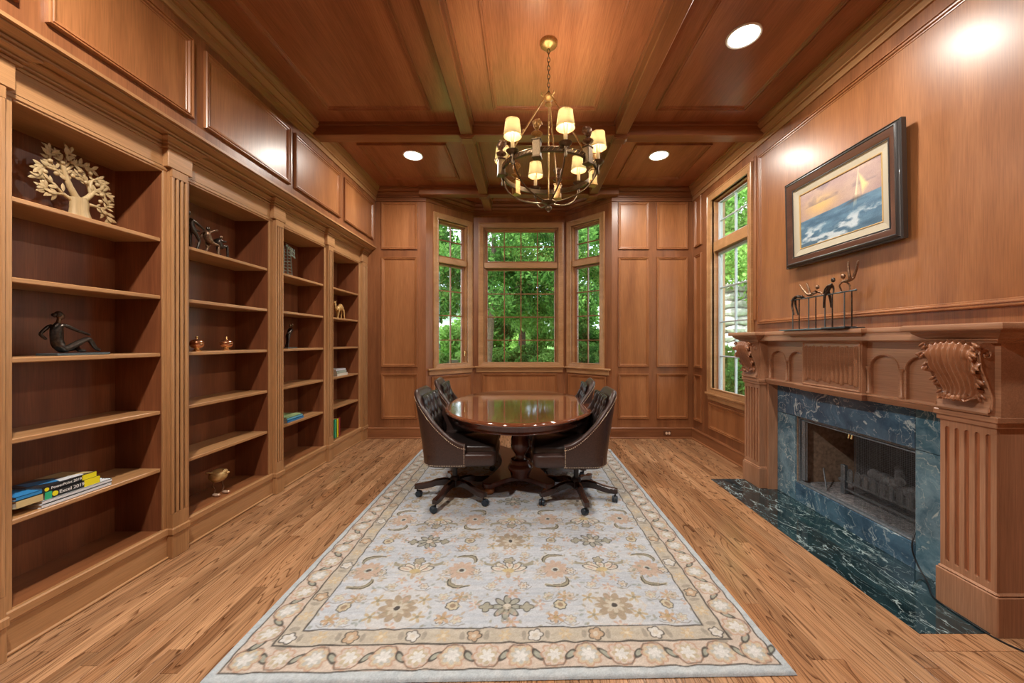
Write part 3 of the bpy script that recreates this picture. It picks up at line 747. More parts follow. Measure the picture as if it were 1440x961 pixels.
    for j in range(-1, 6):
        v0 = f0+.14+j*.635
        for i in range(-3, 4):
            x = cxm+i*.56; xo = x+.28
            even = (i+j) % 2 == 1
            # thin vines
            stroke([(x, v0), (x+.09, v0+.08), (x+.2, v0+.06), (x+.28, v0+.13), (x+.24, v0+.25), (x+.1, v0+.31), (x, v0+.32)], .004, c(196, 176, 156), .55)
            stroke([(x, v0), (x-.09, v0+.08), (x-.2, v0+.06), (x-.28, v0+.13), (x-.24, v0+.25), (x-.1, v0+.31), (x, v0+.32)], .004, c(196, 176, 156), .55)
            # row A
            if even:
                lobed(x, v0, .16, 8, .12, c(204, 204, 204), c(206, 186, 166), fa=.6, ow=.004)
                flower(x, v0, .105, 10, c(168, 146, 116), white); flower(x, v0, .06, 8, c(200, 190, 170), dark)
                for (ax, ay) in ((.12, .06), (-.12, .06), (.12, -.06), (-.12, -.06)): flower(x+ax, v0+ay, .042, 5, c(190, 166, 120), olive)
                for (ax, ay) in ((.0, .15), (.0, -.13)): flower(x+ax, v0+ay, .035, 5, pink, cream)
            else:
                flower(x, v0, .085, 8, c(160, 160, 142), cream, 0, dark)
                for sx in (-1, 1):
                    lobed(x+sx*.105, v0, .034, 4, .45, c(160, 156, 130), dark); flower(x+sx*.17, v0+.02, .035, 5, pink, c(216, 206, 190))
                for sy in (-1, 1): flower(x+.03, v0+sy*.105, .045, 6, pink, tan)
            lobed(xo, v0+.01, .034, 7, .15, c(206, 190, 150), dark); ellipse(xo, v0+.01, .015, .015, 0, brown, .8)
            for sy in (-1, 1): flower(xo+sy*.03, v0+sy*.075, .045, 6, c(198, 160, 120), c(180, 150, 96), .4)
            # row B
            palmette(x, v0+.31, 1 if j % 2 == 0 else -1)
            flower(xo, v0+.315, .092, 11, c(198, 166, 142), c(190, 196, 190)); ellipse(xo, v0+.315, .014, .014, 0, dark, .9)
            s_ = 1 if i % 2 == 0 else -1
            hook(xo+.015*s_, v0+.20, s_, 1); hook(xo-.02*s_, v0+.425, -s_, -1)
            for (ax, ay) in ((.14, .24), (-.14, .24), (.14, .38), (-.14, .38)): flower(xo+ax*.75, v0+ay, .026, 5, c(196, 178, 150), cream)
            # cream sprays and dark-edged small leaves that crowd the ground
            for (ax, ay, q_) in ((.09, .17, 0), (-.09, .17, 1), (.19, .30, 2), (-.19, .30, 0), (.10, .47, 1), (-.10, .47, 2), (.22, .08, 1), (-.22, .08, 2), (.24, .55, 0), (-.24, .55, 1)):
                lobed(x+ax, v0+ay, .030, 6, .45, [cream, c(206, 196, 168), c(200, 184, 166)][q_], c(150, 138, 120) if q_ else dark, .3*q_, fa=.8, ow=.004)
                ellipse(x+ax, v0+ay, .008, .008, 0, [tan, pink, olive][q_], .9)
                sg_ = 1 if ax > 0 else -1
                stroke([(x+ax-.04*sg_, v0+ay-.03), (x+ax-.015*sg_, v0+ay-.042), (x+ax+.02*sg_, v0+ay-.036), (x+ax+.045*sg_, v0+ay-.012)], .0045, c(130, 122, 108), .7)
    # scattered tiny buds
    for k in range(800):
        a, bq = rng.rand()*(fu1-fu0)/2, fv0+rng.rand()*(fv1-fv0)
        colr = [tan, pink, olive, cream, sage][k % 5]
        for sx in (-1, 1): ellipse(cxm+sx*a, bq, .010+.006*rng.rand(), .007, rng.rand()*3, colr, .6)
    fm = ((U > I) & (U < Wd-I) & (V > I) & (V < Ln-I))[..., None]
    img[:] = np.where(fm, img, base)
    # inner band ornaments
    def along(dist, n, side, fn):
        Lh = (Wd if side in 'NF' else Ln)-2*dist
        for k in range(n+1):
            p = dist+Lh*k/n
            pos = {'N': (p, dist), 'F': (p, Ln-dist), 'L': (dist, p), 'R': (Wd-dist, p)}[side]
            fn(k, pos, 0 if side in 'NF' else PI/2)
    for side, n in (('N', 14), ('F', 14), ('L', 20), ('R', 20)):
        def inner(k, p, an):
            dx, dy = math.cos(an), math.sin(an)
            if k % 2 == 0:
                pc = white if k % 4 == 0 else c(196, 160, 122)
                lobed(p[0], p[1], .036, 5, .3, pc, dark); ellipse(p[0], p[1], .012, .012, 0, cream, .9)
                for sg in (-1, 1): ellipse(p[0]+sg*dx*.055, p[1]+sg*dy*.055, .012, .026, an, c(158, 150, 134), .85)
            else:
                flower(p[0], p[1], .038, 6, c(206, 180, 138), c(214, 200, 170)); 
                for sg in (-1, 1): ellipse(p[0]+sg*dx*.05, p[1]+sg*dy*.05, .02, .012, an, c(186, 176, 156), .8)
        along((O+I)/2, n, side, inner)
        n2 = {'N': 15, 'F': 15, 'L': 21, 'R': 21}[side]
        def outer(k, p, an):
            dx, dy = math.cos(an), math.sin(an); nx, ny = -dy, dx
            flag = 1 if k % 2 == 0 else -1
            lobed(p[0]+nx*0, p[1]+ny*0, .062, 8, .22, c(206, 190, 176) if k % 2 else c(204, 184, 150), c(196, 150, 122), ow=.009)
            lobed(p[0], p[1], .046, 7, .4, c(190, 176, 140) if k % 2 else c(180, 188, 190), None, .3, fa=.8)
            lobed(p[0], p[1], .034, 6, .5, white, None, .1, fa=1)
            h = .056*flag; s = (Wd-2*(E+O)/2)/15/2 if side in 'NF' else (Ln-(E+O))/21/2
            P = [(p[0]+dx*q*s+nx*hh, p[1]+dy*q*s+ny*hh) for q, hh in ((-.75, h*.4), (-.45, h*.98), (0, h), (.45, h*.98), (.75, h*.4), (1.0, 0), (1.25, -h*.4))]
            stroke(P, .006, c(120, 96, 80), .8)
            q0 = (p[0]+dx*s, p[1]+dy*s); ellipse(q0[0], q0[1], .030, .013, an+(.9 if flag < 0 else -.9), c(160, 166, 150), .95, dark, .006)
        along((E+O)/2, n2, side, outer)
    ew = lambda t, w_: np.clip((w_/2-np.abs(dw-t))/px+.5, 0, 1)[..., None]*.85
    for t, w_ in ((E, .007), (O, .009), (I, .007)): a = ew(t, w_); img[:] = img*(1-a)+dark*a
    # wool noise
    nn = (rng.rand(NY, NX, 1)-.5)*.10+(noise(.02, .01)[..., None]-.5)*.08
    img = img*(1-.22)+img.mean(2, keepdims=True)*.22
    img = np.clip(img*(1+nn), 0, 1)*.90
    lin = np.where(img <= .04045, img/12.92, ((img+.055)/1.055)**2.4)
    # geometry
    A, B, Cc, Dd = np.array([-1.327, 1.495]), np.array([1.140, 1.545]), np.array([-1.327, 4.745]), np.array([1.105, 4.755])
    s = np.linspace(0, 1, NX); t = np.linspace(0, 1, NY); Sx, Tx = np.meshgrid(s, t)
    P = A*((1-Sx)*(1-Tx))[..., None]+B*(Sx*(1-Tx))[..., None]+Cc*((1-Sx)*Tx)[..., None]+Dd*(Sx*Tx)[..., None]
    edge = np.minimum(np.minimum(Sx*Wd, (1-Sx)*Wd), np.minimum(Tx*Ln, (1-Tx)*Ln))
    Z = .012*np.clip(edge/.012, 0, 1)**.5+.002+rng.rand(NY, NX)*.0012
    co_ = np.dstack([P, Z]).reshape(-1, 3)
    idx = np.arange(NX*NY).reshape(NY, NX)
    q = np.stack([idx[:-1, :-1], idx[:-1, 1:], idx[1:, 1:], idx[1:, :-1]], -1).reshape(-1, 4)
    me = bpy.data.meshes.new('area_rug'); me.vertices.add(len(co_)); me.vertices.foreach_set('co', co_.ravel())
    me.loops.add(q.size); me.loops.foreach_set('vertex_index', q.ravel().astype(np.int32))
    me.polygons.add(len(q)); me.polygons.foreach_set('loop_start', (np.arange(len(q))*4).astype(np.int32)); me.update(calc_edges=True)
    at = me.color_attributes.new('print', 'FLOAT_COLOR', 'POINT')
    at.data.foreach_set('color', np.concatenate([lin.reshape(-1, 3), np.ones((NX*NY, 1))], 1).ravel().astype(np.float32))
    me.polygons.foreach_set('use_smooth', [True]*len(me.polygons))
    me.materials.append(RUGM)
    o = bpy.data.objects.new('area_rug', me); COL.objects.link(o)
    tag(o, 'large pale blue and beige floral rug on the oak floor under the table', 'rug')
make_rug()
RZ = .0145

# ============================================================ table
TX, TY = -.055, 3.87
tb = thing('dining_table', 'oval polished mahogany pedestal table in the middle of the rug', 'table', (TX, TY, RZ))
TA, TBb = .755, 1.02
def oval(prof, n=96):
    b = MB(); vs = []; m = len(prof)
    for i in range(n):
        a = 2*PI*i/n
        for (ins, z) in prof: vs.append(((TA-ins)*math.cos(a), (TBb-ins)*math.sin(a), z))
    F = [(i*m+k, ((i+1) % n)*m+k, ((i+1) % n)*m+k+1, i*m+k+1) for i in range(n) for k in range(m-1)]
    F += [tuple(i*m for i in range(n))[::-1], tuple(i*m+m-1 for i in range(n))]
    return b.add(vs, F)
zt = .745
oval([(.05, zt-.034), (.012, zt-.034), (.004, zt-.030), (0, zt-.022), (.003, zt-.012), (.010, zt-.006), (.018, zt-.005), (.024, zt), (.05, zt)]).obj('table_top', TBL, tb, smooth=40)
oval([(.075, zt-.105), (.062, zt-.105), (.056, zt-.098), (.062, zt-.088), (.066, zt-.082), (.060, zt-.045), (.05, zt-.034), (.075, zt-.034)]).obj('apron', TBZ, tb, smooth=40)
for y in (0,): MB().box(-TA*.985, TA*.985, y-.0012, y+.0012, zt-.0004, zt+.0004).obj('leaf_joint', EBW, tb)
def urn(y, x=0):
    rib = lambda a, z: 1+(.05*abs(math.sin(a*8))-.02 if .36 < z < .62 else 0)
    p = MB().lathe([(.085, .105), (.090, .12), (.098, .15), (.112, .175), (.118, .195), (.112, .215), (.098, .225), (.092, .24), (.094, .262), (.088, .27), (.066, .262), (.050, .275),
                    (.046, .30), (.052, .325), (.070, .345), (.086, .38), (.090, .42), (.084, .47), (.070, .52), (.058, .56), (.054, .60), (.058, .63), (.075, .64), (.075, .66)], (x, y, 0), 48, rib)
    o = p.obj('urn_pedestal', TBZ, tb, smooth=50)
urn(-.36, .012); urn(.42, .045)
MB().box(-.10, .14, -.55, .60, .64, .70, .01).obj('support_rail', TBZ, tb)
poly = []
for (cx_, cy_, a0) in ((.27, .62, 0), (-.27, .62, 90), (-.27, -.50, 180), (.27, -.50, 270)):
    for k in range(7): a = R(a0-22+k*22); poly.append((cx_+.062*math.cos(a), cy_+.062*math.sin(a)))
    # concave side towards the next corner
    nxt = {0: (-.27, .62, 0, -1), 90: (-.27, -.50, 1, 0), 180: (.27, -.50, 0, 1), 270: (.27, .62, -1, 0)}[a0]
    x0, y0 = poly[-1]; ex, ey = {0: (-.27+.04, .62+.045), 90: (-.27-.045, -.50+.04), 180: (.27-.04, -.50-.045), 270: (.27+.045, .62-.04)}[a0]
    for k in range(1, 12):
        t = k/12; d = math.sin(PI*t)*(.17 if a0 in (0, 180) else .13); poly.append((x0+(ex-x0)*t+nxt[2]*d, y0+(ey-y0)*t+nxt[3]*d))
MB().prism(poly, .060, .105, .006).obj('base_plinth', TBZ, tb, smooth=30)
for (x, y) in ((.27, .62), (-.27, .62), (-.27, -.50), (.27, -.50)):
    MB().lathe([(.03, 0), (.045, .005), (.052, .022), (.048, .042), (.032, .052), (.040, .061)], (x, y, 0), 20).obj('bun_foot', simple('amber_wood', (.32, .12, .04), .25, coat=.4), tb, smooth=60)

# ============================================================ chairs
def make_chair():
    t = empty('swivel_chair')
    # plan path of the shell (outer), from right front around the back to left front
    hw, xf, xb, rc = .285, .135, -.235, .15
    path = []
    for k in range(8): path.append((xf+(xb+rc-xf)*k/8, -hw, 0))
    for k in range(9): a = R(-90-90*k/8); path.append((xb+rc+rc*math.cos(a), -hw+rc+rc*math.sin(a), a))
    for k in range(1, 8): path.append((xb, -hw+rc+(2*hw-2*rc)*k/8, PI))
    for k in range(9): a = R(180-90*k/8); path.append((xb+rc+rc*math.cos(a), hw-rc+rc*math.sin(a), a))
    for k in range(1, 9): path.append((xb+rc+(xf-xb-rc)*k/8, hw, 0))
    n = len(path)
    def top(x, y):
        q = (xf-x)/(xf-xb)
        return .545+.420*(q**1.75 if q < 1 else 1)-.012*(abs(y)/hw)**4
    def nrm(i):
        a = Vector(path[max(0, i-1)][:2]); b = Vector(path[min(n-1, i+1)][:2]); d = (b-a).normalized(); return Vector((d.y, -d.x)) * -1
    cols_ = []
    for i, (x, y, _) in enumerate(path):
        nn_ = nrm(i); nn_ = nn_ if nn_.dot(Vector((x-.0, y))) > 0 else -nn_
        H = top(x, y); th = .052; ring = []
        def rake(p, z): k = max(0, (z-.37)/.63); return (p[0]-.095*k**1.2*max(0, min(1, (xf-x)/(xf-xb))), p[1]*(1+.03*k), z)
        P = Vector((x, y))
        for z in [.345, .352] + [.36+(H-.02-.36)*q/7 for q in range(8)]:
            off = -.012 if z < .35 else (-.003 if z < .355 else 0); ring.append(rake(P+nn_*off, z))
        for (o_, dz) in ((-.004, .0), (-.014, .010), (-.028, .013), (-.042, .008), (-th, -.006)): ring.append(rake(P+nn_*o_, H+dz-.004))
        for q in range(1, 5): z = H-.01-(H-.45)*q/4; ring.append(rake(P-nn_*th, z))
        cols_.append(ring)
    m = len(cols_[0]); b = MB(); vs = [p for r_ in cols_ for p in r_]
    F = [(i*m+k, (i+1)*m+k, (i+1)*m+k+1, i*m+k+1) for i in range(n-1) for k in range(m-1)]
    F += [tuple(range(m)), tuple((n-1)*m+k for k in range(m))[::-1]]
    b.add(vs, F); b.obj('shell', LEA, t, smooth=50)
    # nailheads
    nb = MB()
    def nail(p): nb.ell(p, (.0044, .0044, .0044), 6, 4)
    for sgn in (0, 1):
        last = None
        for i in range(n):
            ii = i if sgn == 0 else n-1-i
            x, y, _ = path[ii]; r_ = cols_[ii]; tp = Vector(r_[9]); 
            if abs(y) < .16: break
            if last is not None:
                d = (tp-last).length; k = max(1, int(d/.0135))
                for q in range(k): p = last.lerp(tp, q/k); nail((p.x, p.y+(.001 if y > 0 else -.001), p.z-.012))
            last = tp
        lastb = None
        for i in range(n):
            ii = i if sgn == 0 else n-1-i
            x, y, _ = path[ii]; tp = Vector(cols_[ii][3])
            if abs(y) < .05: break
            if lastb is not None:
                d = (tp-lastb).length; k = max(1, int(d/.0135))
                for q in range(k): p = lastb.lerp(tp, q/k); nail((p.x, p.y, .362))
            lastb = tp
        yy = hw*(1 if sgn else -1)
        for k in range(12): nail((xf-.008, yy+(.001 if sgn else -.001), .37+k*.0135))
    o = nb.obj('nailhead_trim', NAIL, t, smooth=60); o['kind'] = 'stuff'; o['label'] = 'rows of small brass nailheads'
    # seat
    def rb(b, x0, x1, y0, y1, z0, z1, r, crown_=0, n1=20):
        def f(u, v):
            a = 2*PI*u; ca, sa = math.cos(a), math.sin(a); e = .22
            sx = math.copysign(abs(ca)**e, ca); sy = math.copysign(abs(sa)**e, sa); ph = PI*(v-.5); cz = math.copysign(abs(math.sin(ph))**.35, math.sin(ph)); rr2 = abs(math.cos(ph))**.18 if abs(math.cos(ph)) > 1e-6 else 0
            X = (x0+x1)/2+(x1-x0)/2*sx*rr2; Y_ = (y0+y1)/2+(y1-y0)/2*sy*rr2; Zz = (z0+z1)/2+(z1-z0)/2*cz
            if cz > 0: Zz += crown_*(1-(sx*rr2)**2)*(1-(sy*rr2)**2)
            return (X, Y_, Zz)
        return b.grid(f, 64, n1, cu=True)
    rb(MB(), -.20, .39, -.283, .283, .345, .465, .03).obj('seat_box', LEA, t, smooth=60)
    rb(MB(), -.20, .385, -.232, .232, .42, .515, .03, .028).obj('seat_cushion', LEB, t, smooth=60)
    # tufted inner back
    btn = []
    for r_ in range(4):
        for k in range(4 if r_ % 2 == 0 else 3): btn.append((-.165+.11*k+(0 if r_ % 2 == 0 else .055), .60+r_*.09))
    def tf(u, v):
        y = -.245+.49*u; z = .50+.425*v; k = (z-.37)/.63
        x = xb+.05-.095*k**1.2+.035+.05*(1-v)*.4
        x += .028*(abs(y)/.245)**3
        aa = (y+.165)/.11+(z-.60)/.18; bb2 = (y+.165)/.11-(z-.60)/.18
        d = (abs(math.sin(PI*aa))*abs(math.sin(PI*bb2)))**.45
        edge = min(1, min(u, 1-u)/.06, (1-v)/.05); x += .030*d*edge**.5-.012
        return (x, y*(1+.02*k), z)
    MB().grid(tf, 80, 80).obj('tufted_back', LEB, t, smooth=70)
    bb_ = MB()
    for (by, bz) in btn: k = (bz-.37)/.63; bb_.ell((xb+.05-.095*k**1.2+.035+.02*(1-(bz-.5)/.485)+.028*(abs(by)/.245)**3-.006, by, bz), (.006, .008, .008), 8, 6)
    o = bb_.obj('tufting_buttons', LEB, t, smooth=60); o['kind'] = 'stuff'
    # mechanism + column
    MB().box(-.12, .10, -.09, .09, .325, .348, .006).obj('seat_plate', BLK, t)
    MB().lathe([(.022, .16), (.022, .26), (.030, .262), (.030, .325), (.05, .33)], n=20).obj('gas_column', BLK, t, smooth=40)
    base = MB().lathe([(.030, .085), (.040, .09), (.044, .11), (.044, .165), (.036, .18), (.02, .182)], n=24).obj('base_hub', BLK, t, smooth=40)
    return t
def chair_base(t, ang0):
    # five curved wooden arms with casters
    for k in range(5):
        a = ang0+2*PI*k/5; Mr = Matrix.Rotation(a, 4, 'Z')
        b = MB(); secs = [(.03, .125, .024, .030), (.09, .135, .022, .030), (.16, .128, .022, .028), (.22, .108, .021, .026), (.28, .095, .022, .024), (.325, .093, .024, .022), (.355, .090, .020, .018)]
        vs = []
        for (x, z, w, h) in secs: vs += [(x, -w, z-h), (x, w, z-h), (x, w, z+h*.7), (x, w*.6, z+h), (x, -w*.6, z+h), (x, -w, z+h*.7)]
        F = [(i*6+q, i*6+(q+1) % 6, (i+1)*6+(q+1) % 6, (i+1)*6+q) for i in range(len(secs)-1) for q in range(6)] + [tuple(range(6)), tuple(36+q for q in range(6))]
        b.add(vs, F); o = b.obj('base_arm', EBW, t, smooth=45); o.matrix_basis = Mr
        c = MB().tube([(0, 0, .045), (0, 0, .078)], .007, 8).tube([(-.0, 0, .05), (.018, 0, .052)], .010, 8).obj('caster', BLK, t, smooth=50)
        sw = a*1.7+.6; c.matrix_basis = Matrix.Translation((.335*math.cos(a), .335*math.sin(a), 0)) @ Matrix.Rotation(sw, 4, 'Z')
        for sy in (-1, 1):
            MB().lathe([(.004, 0), (.022, 0), (.0265, .004), (.0265, .016), (.022, .021), (.004, .021)], n=20).obj('caster_wheel', CST, c, smooth=45, M=None).matrix_basis = Matrix.Translation((.018, sy*.0135-.0105, .0265)) @ Matrix.Rotation(R(-90), 4, 'X')
protoC = make_chair()
spots = [((-.625, 3.31), 0, -106.7, 'brown leather swivel chair at the near left of the table, side nailheads showing'),
         ((.455, 3.27), 180, -84, 'brown leather swivel chair at the near right of the table, side nailheads showing'),
         ((-.66, 4.12), 4, -100, 'brown leather swivel chair behind, at the far left of the table'),
         ((.43, 4.05), 177, -60, 'brown leather swivel chair behind, at the far right of the table')]
chairs = []
for i in range(4): chairs.append(protoC if i == 0 else copy_tree(protoC))
for ch, (p, rz, a0, lab) in zip(chairs, spots):
    ch.location = (p[0], p[1], RZ); ch.rotation_euler = (0, 0, R(rz)); tag(ch, lab, 'chair', 'leather swivel chairs around the table'); chair_base(ch, R(a0-rz))

# ============================================================ chandelier
CX, CY = .175, 2.72
ch = thing('chandelier', 'bronze ring chandelier with cream shades and golden busts hanging over the rug', 'chandelier', (CX, CY, CEIL))
zc = -CEIL
RR, RZc = .345, 2.635-CEIL
MB().lathe([(0, -.045), (.018, -.045), (.03, -.038), (.05, -.034), (.062, -.022), (.066, -.008), (.066, -.002), (0, -.002)], n=32).obj('canopy', GOLD, ch, smooth=40)
b = MB(); z = -.05
zhub = 3.19-CEIL
k = 0
while z > zhub+.03:
    pts_ = []
    for q in range(12):
        a = 2*PI*q/12; xx, zz = .0095*math.cos(a), .020*math.sin(a); pts_.append((xx, 0, z-.018+zz) if k % 2 == 0 else (0, xx, z-.018+zz))
    b.tube(pts_, .0028, 6, closed=True); z -= .031; k += 1
o = b.obj('chain', IRON, ch, smooth=60)
MB().lathe([(.004, .035), (.016, .03), (.02, .018), (.036, .012), (.040, 0), (.034, -.012), (.022, -.02), (.016, -.035), (.026, -.045), (.026, -.055), (.01, -.065), (0, -.068)], (0, 0, zhub), 24).obj('top_hub', GOLD, ch, smooth=45)
b = MB()
b.lathe([(RR-.010, RZc-.017), (RR+.006, RZc-.017), (RR+.008, RZc-.012), (RR+.004, RZc-.008), (RR+.004, RZc+.008), (RR+.008, RZc+.012), (RR+.006, RZc+.017), (RR-.010, RZc+.017), (RR-.010, RZc-.017)], n=72, cap=False)
b.obj('ring', IRON, ch, smooth=40)
b = MB()
for q in range(72):
    a = 2*PI*q/72; b.tube([((RR+.008)*math.cos(a), (RR+.008)*math.sin(a), RZc-.010), ((RR+.008)*math.cos(a+.05), (RR+.008)*math.sin(a+.05), RZc+.010)], .0018, 4)
b.obj('ring_lattice', GOLD, ch)['kind'] = 'stuff'
for q in range(3):   # suspension rods
    a = R(-46+120*q); c_, s_ = math.cos(a), math.sin(a)
    MB().tube([(.03*c_, .03*s_, zhub), (.34*c_, .34*s_, RZc+.02)], .006, 8).tube([(.03*c_, .03*s_, zhub+.0), (.055*c_, .055*s_, zhub+.012), (.05*c_, .05*s_, zhub+.03)], .005, 6).ell((.19*c_, .19*s_, (zhub+RZc)/2+.01), (.010, .010, .014), 8, 6).obj('suspension_rod', GOLD, ch, smooth=50)
zb = 2.41-CEIL
for q in range(6):
    a = R(-76+60*q); c_, s_ = math.cos(a), math.sin(a)
    P = [(RR*c_*math.cos(t)**.9 if t < 1.5 else .02*c_, RR*s_*math.cos(t)**.9 if t < 1.5 else .02*s_, RZc-.01+(zb-RZc+.02)*math.sin(t)) for t in [PI/2*.96*i/10 for i in range(11)]]
    MB().tube(P, .006, 6).obj('basket_rib', IRON, ch, smooth=60)
MB().tube([(0, 0, zhub-.05), (0, 0, zb)], .005, 8).obj('centre_rod', GOLD, ch, smooth=60)
MB().lathe([(0, .02), (.05, .018), (.052, .012), (.03, .004), (.012, -.004), (.010, -.012), (.020, -.022), (.024, -.034), (.018, -.046), (.006, -.052), (.008, -.060), (0, -.066)], (0, 0, zb), 24).obj('finial', IRON, ch, smooth=50)
def cone_shade(n=48):
    return MB().grid(lambda u, v: tuple([(.060-.013*v+(.0012 if int(round(u*n)) % 2 else 0))*f for f in (math.cos(2*PI*u), math.sin(2*PI*u))]+[.105*v]), n, 5, cu=True)
for q in range(6):
    a = R(-76+60*q); x, y = (RR+.012)*math.cos(a), (RR+.012)*math.sin(a); z = RZc
    arm = empty('lamp_arm'); arm.parent = ch; arm.location = (x, y, z)
    MB().lathe([(.008, -.05), (.012, -.03), (.006, -.015), (.012, .015), (.030, .022), (.042, .034), (.044, .038), (.028, .030), (.012, .030), (.012, .045)], n=20).obj('bobeche', IRON, arm, smooth=50)
    MB().lathe([(.0125, .035), (.0125, .155), (.008, .16), (0, .16)], n=12).obj('candle_cover', CANDLE, arm, smooth=50)
    MB().lathe([(.004, .16), (.012, .175), (.014, .19), (.008, .21), (0, .22)], n=10).obj('bulb', BULB, arm, smooth=60)
    s_ = cone_shade().obj('lamp_shade', SHADE, arm, smooth=60, loc=(0, 0, .135))
    MB().lathe([(.0603, -.002), (.0622, -.002), (.0622, .003), (.0603, .003), (.0603, -.002)], (0, 0, .135), 36, cap=False).obj('shade_trim', GOLD, arm, smooth=50)
    MB().lathe([(.0468, .102), (.0488, .102), (.0488, .106), (.0468, .106), (.0468, .102)], (0, 0, .135), 36, cap=False).obj('shade_trim', GOLD, arm, smooth=50)
    l = bpy.data.lights.new('bulb_light', 'POINT'); l.energy = 14; l.color = (1, .84, .62); l.shadow_soft_size = .018
    lo = bpy.data.objects.new('bulb_light', l); COL.objects.link(lo); lo.parent = arm; lo.location = (0, 0, .195)
    # bust on plinth between lamps
    a2 = a+R(30); bx_, by_ = (RR+.008)*math.cos(a2), (RR+.008)*math.sin(a2)
    bu = empty('bust'); bu.parent = ch; bu.location = (bx_, by_, z); bu.rotation_euler = (0, 0, a2)
    MB().box(-.024, .024, -.026, .026, -.05, .055, .004).box(-.029, .029, -.031, .031, .052, .062, .003).box(-.028, .028, -.030, .030, -.058, -.048, .003).obj('plinth', IRON if q in (4, 5, 0) else GOLD, bu)
    f = MB().lathe([(.020, .062), (.014, .070), (.010, .08), (.016, .086), (.034, .094), (.038, .10), (.030, .108), (.013, .116), (.011, .132)], n=18)
    f.ell((.004, 0, .158), (.026, .023, .032), 14, 10); f.ell((-.005, 0, .170), (.028, .027, .028), 12, 8); f.ell((.028, 0, .152), (.006, .004, .006), 6, 5); f.ell((.018, 0, .135), (.008, .009, .007), 8, 5)
    for w_ in range(10):
        an = 2*PI*w_/10; f.ell((-.009+.022*math.cos(an), .026*math.sin(an), .176+.007*math.sin(3*an)), (.010, .010, .010), 6, 5)
    f.obj('head', GOLD if q % 2 else BRZ2, bu, smooth=60)

# ============================================================ fireplace
fp = thing('fireplace_mantel', 'carved cherry fireplace mantel with fluted pilasters and acanthus corbels', 'mantel', (0, 0, 0))
def flute_block(y0, y1, x, z0, z1, n=5):
    """pilaster shaft with rounded-end flutes; front plane x"""
    b = MB(); w = y1-y0; g = w*.085; gap = (w-n*g)/(n+1); yl = y0
    b.box(x+.013, 2.42, y0+.0, y1-.0, z0, z1)
    fz0, fz1 = z0+.045, z1-.045
    b.box(x, x+.012, y0, y1, z0, fz0-g/2); b.box(x, x+.012, y0, y1, fz1+g/2, z1)
    for k in range(n+1): b.box(x, x+.012, yl, yl+gap, fz0-g/2, fz1+g/2); yl += gap+g
    yl = y0+gap
    for k in range(n):
        for (zc_, sg) in ((fz1, 1), (fz0, -1)):
            cy = yl+g/2; vs = []; m = 8
            for q in range(m+1):
                a = PI*q/m; py, pz = cy-g/2*math.cos(a), zc_+sg*g/2*math.sin(a)
                for xx in (x, x+.012): vs += [(xx, py, pz), (xx, py, zc_+sg*g/2)]
            F = []
            for q in range(m): F += [(q*4, (q+1)*4, (q+1)*4+1, q*4+1), (q*4, (q+1)*4, (q+1)*4+2, q*4+2)]
            b.add(vs, F)
        yl += g+gap
    return b
for (y0, y1) in ((1.745, 1.995), (3.515, 3.765)):
    MB().box(2.222, 2.42, y0-.008, y1+.008, 0, .19, .004).box(2.226, 2.42, y0-.004, y1+.004, .188, .205, .008).obj('pilaster_base', WMZ, fp)
    flute_block(y0+.006, y1-.006, 2.235, .20, .985).obj('fluted_pilaster', WMZ, fp)
    MB().box(2.2455, 2.2475, y0+.02, y1-.02, .24, .95).obj('flute_shadow_board', WS, fp)
    MB().box(2.222, 2.42, y0-.004, y1+.004, .985, 1.012, .003).box(2.212, 2.42, y0-.012, y1+.012, 1.010, 1.042, .005).obj('pilaster_cap', WM, fp)
    # inner return of the leg
for (ya, yb) in ((1.995, 2.02), (3.49, 3.515)): MB().box(2.30, 2.42, ya, yb, 0, 1.0, .002).obj('inner_jamb', WMZ, fp)
# entablature: board with arched niches
AX = 2.305
def arch_board(y0, y1, arches, z0, z1, x):
    """front sheet with arched openings, recess sheet behind"""
    b = MB(); cur = y0
    for (ya, yb, zs) in arches:
        b.box(x, x+.022, cur, ya, z0, z1); r = (yb-ya)/2; cy = (ya+yb)/2; m = 12; vs = []
        for q in range(m+1):
            a = PI*q/m; py, pz = cy-r*math.cos(a), zs+r*math.sin(a)*.92
            vs += [(x, py, pz), (x, py, z1), (x+.022, py, pz)]
        F = []
        for q in range(m): F += [(q*3, q*3+3, q*3+4, q*3+1), (q*3, q*3+2, q*3+5, q*3+3)]
        b.add(vs, F); cur = yb
    b.box(x, x+.022, cur, y1, z0, z1); b.box(x+.020, 2.42, y0, y1, z0-.03, z1)
    return b
def arch_trim(ya, yb, zs, x, z0):
    b = MB(); r = (yb-ya)/2; cy = (ya+yb)/2
    P = [(x-.001, cy-(r+.006)*math.cos(PI*q/14), zs+(r+.006)*math.sin(PI*q/14)*.92) for q in range(15)]
    b.tube(P, .006, 6); return b
ar = [[(2.052, 2.235, 1.225), (2.285, 2.465, 1.225)], [(3.045, 3.225, 1.225), (3.275, 3.458, 1.225)]]
for (y0, y1, A_) in ((1.99, 2.49, ar[0]), (3.02, 3.52, ar[1])):
    arch_board(y0, y1, A_, 1.045, 1.405, AX).obj('arched_frieze', WM, fp, smooth=25)
    for a_ in A_: arch_trim(*a_, AX, 1.05).obj('arch_moulding', WM, fp, smooth=50)
    ym = (A_[0][1]+A_[1][0])/2
    for yc_ in (A_[0][0]-.012, ym, A_[1][1]+.012):
        MB().lathe([(.013, 0), (.013, .012), (.008, .018), (.0085, .14), (.008, .155), (.013, .162), (.015, .175), (.015, .182)], (AX-.002, yc_, 1.05), 12).obj('colonnette', WM, fp, smooth=45)
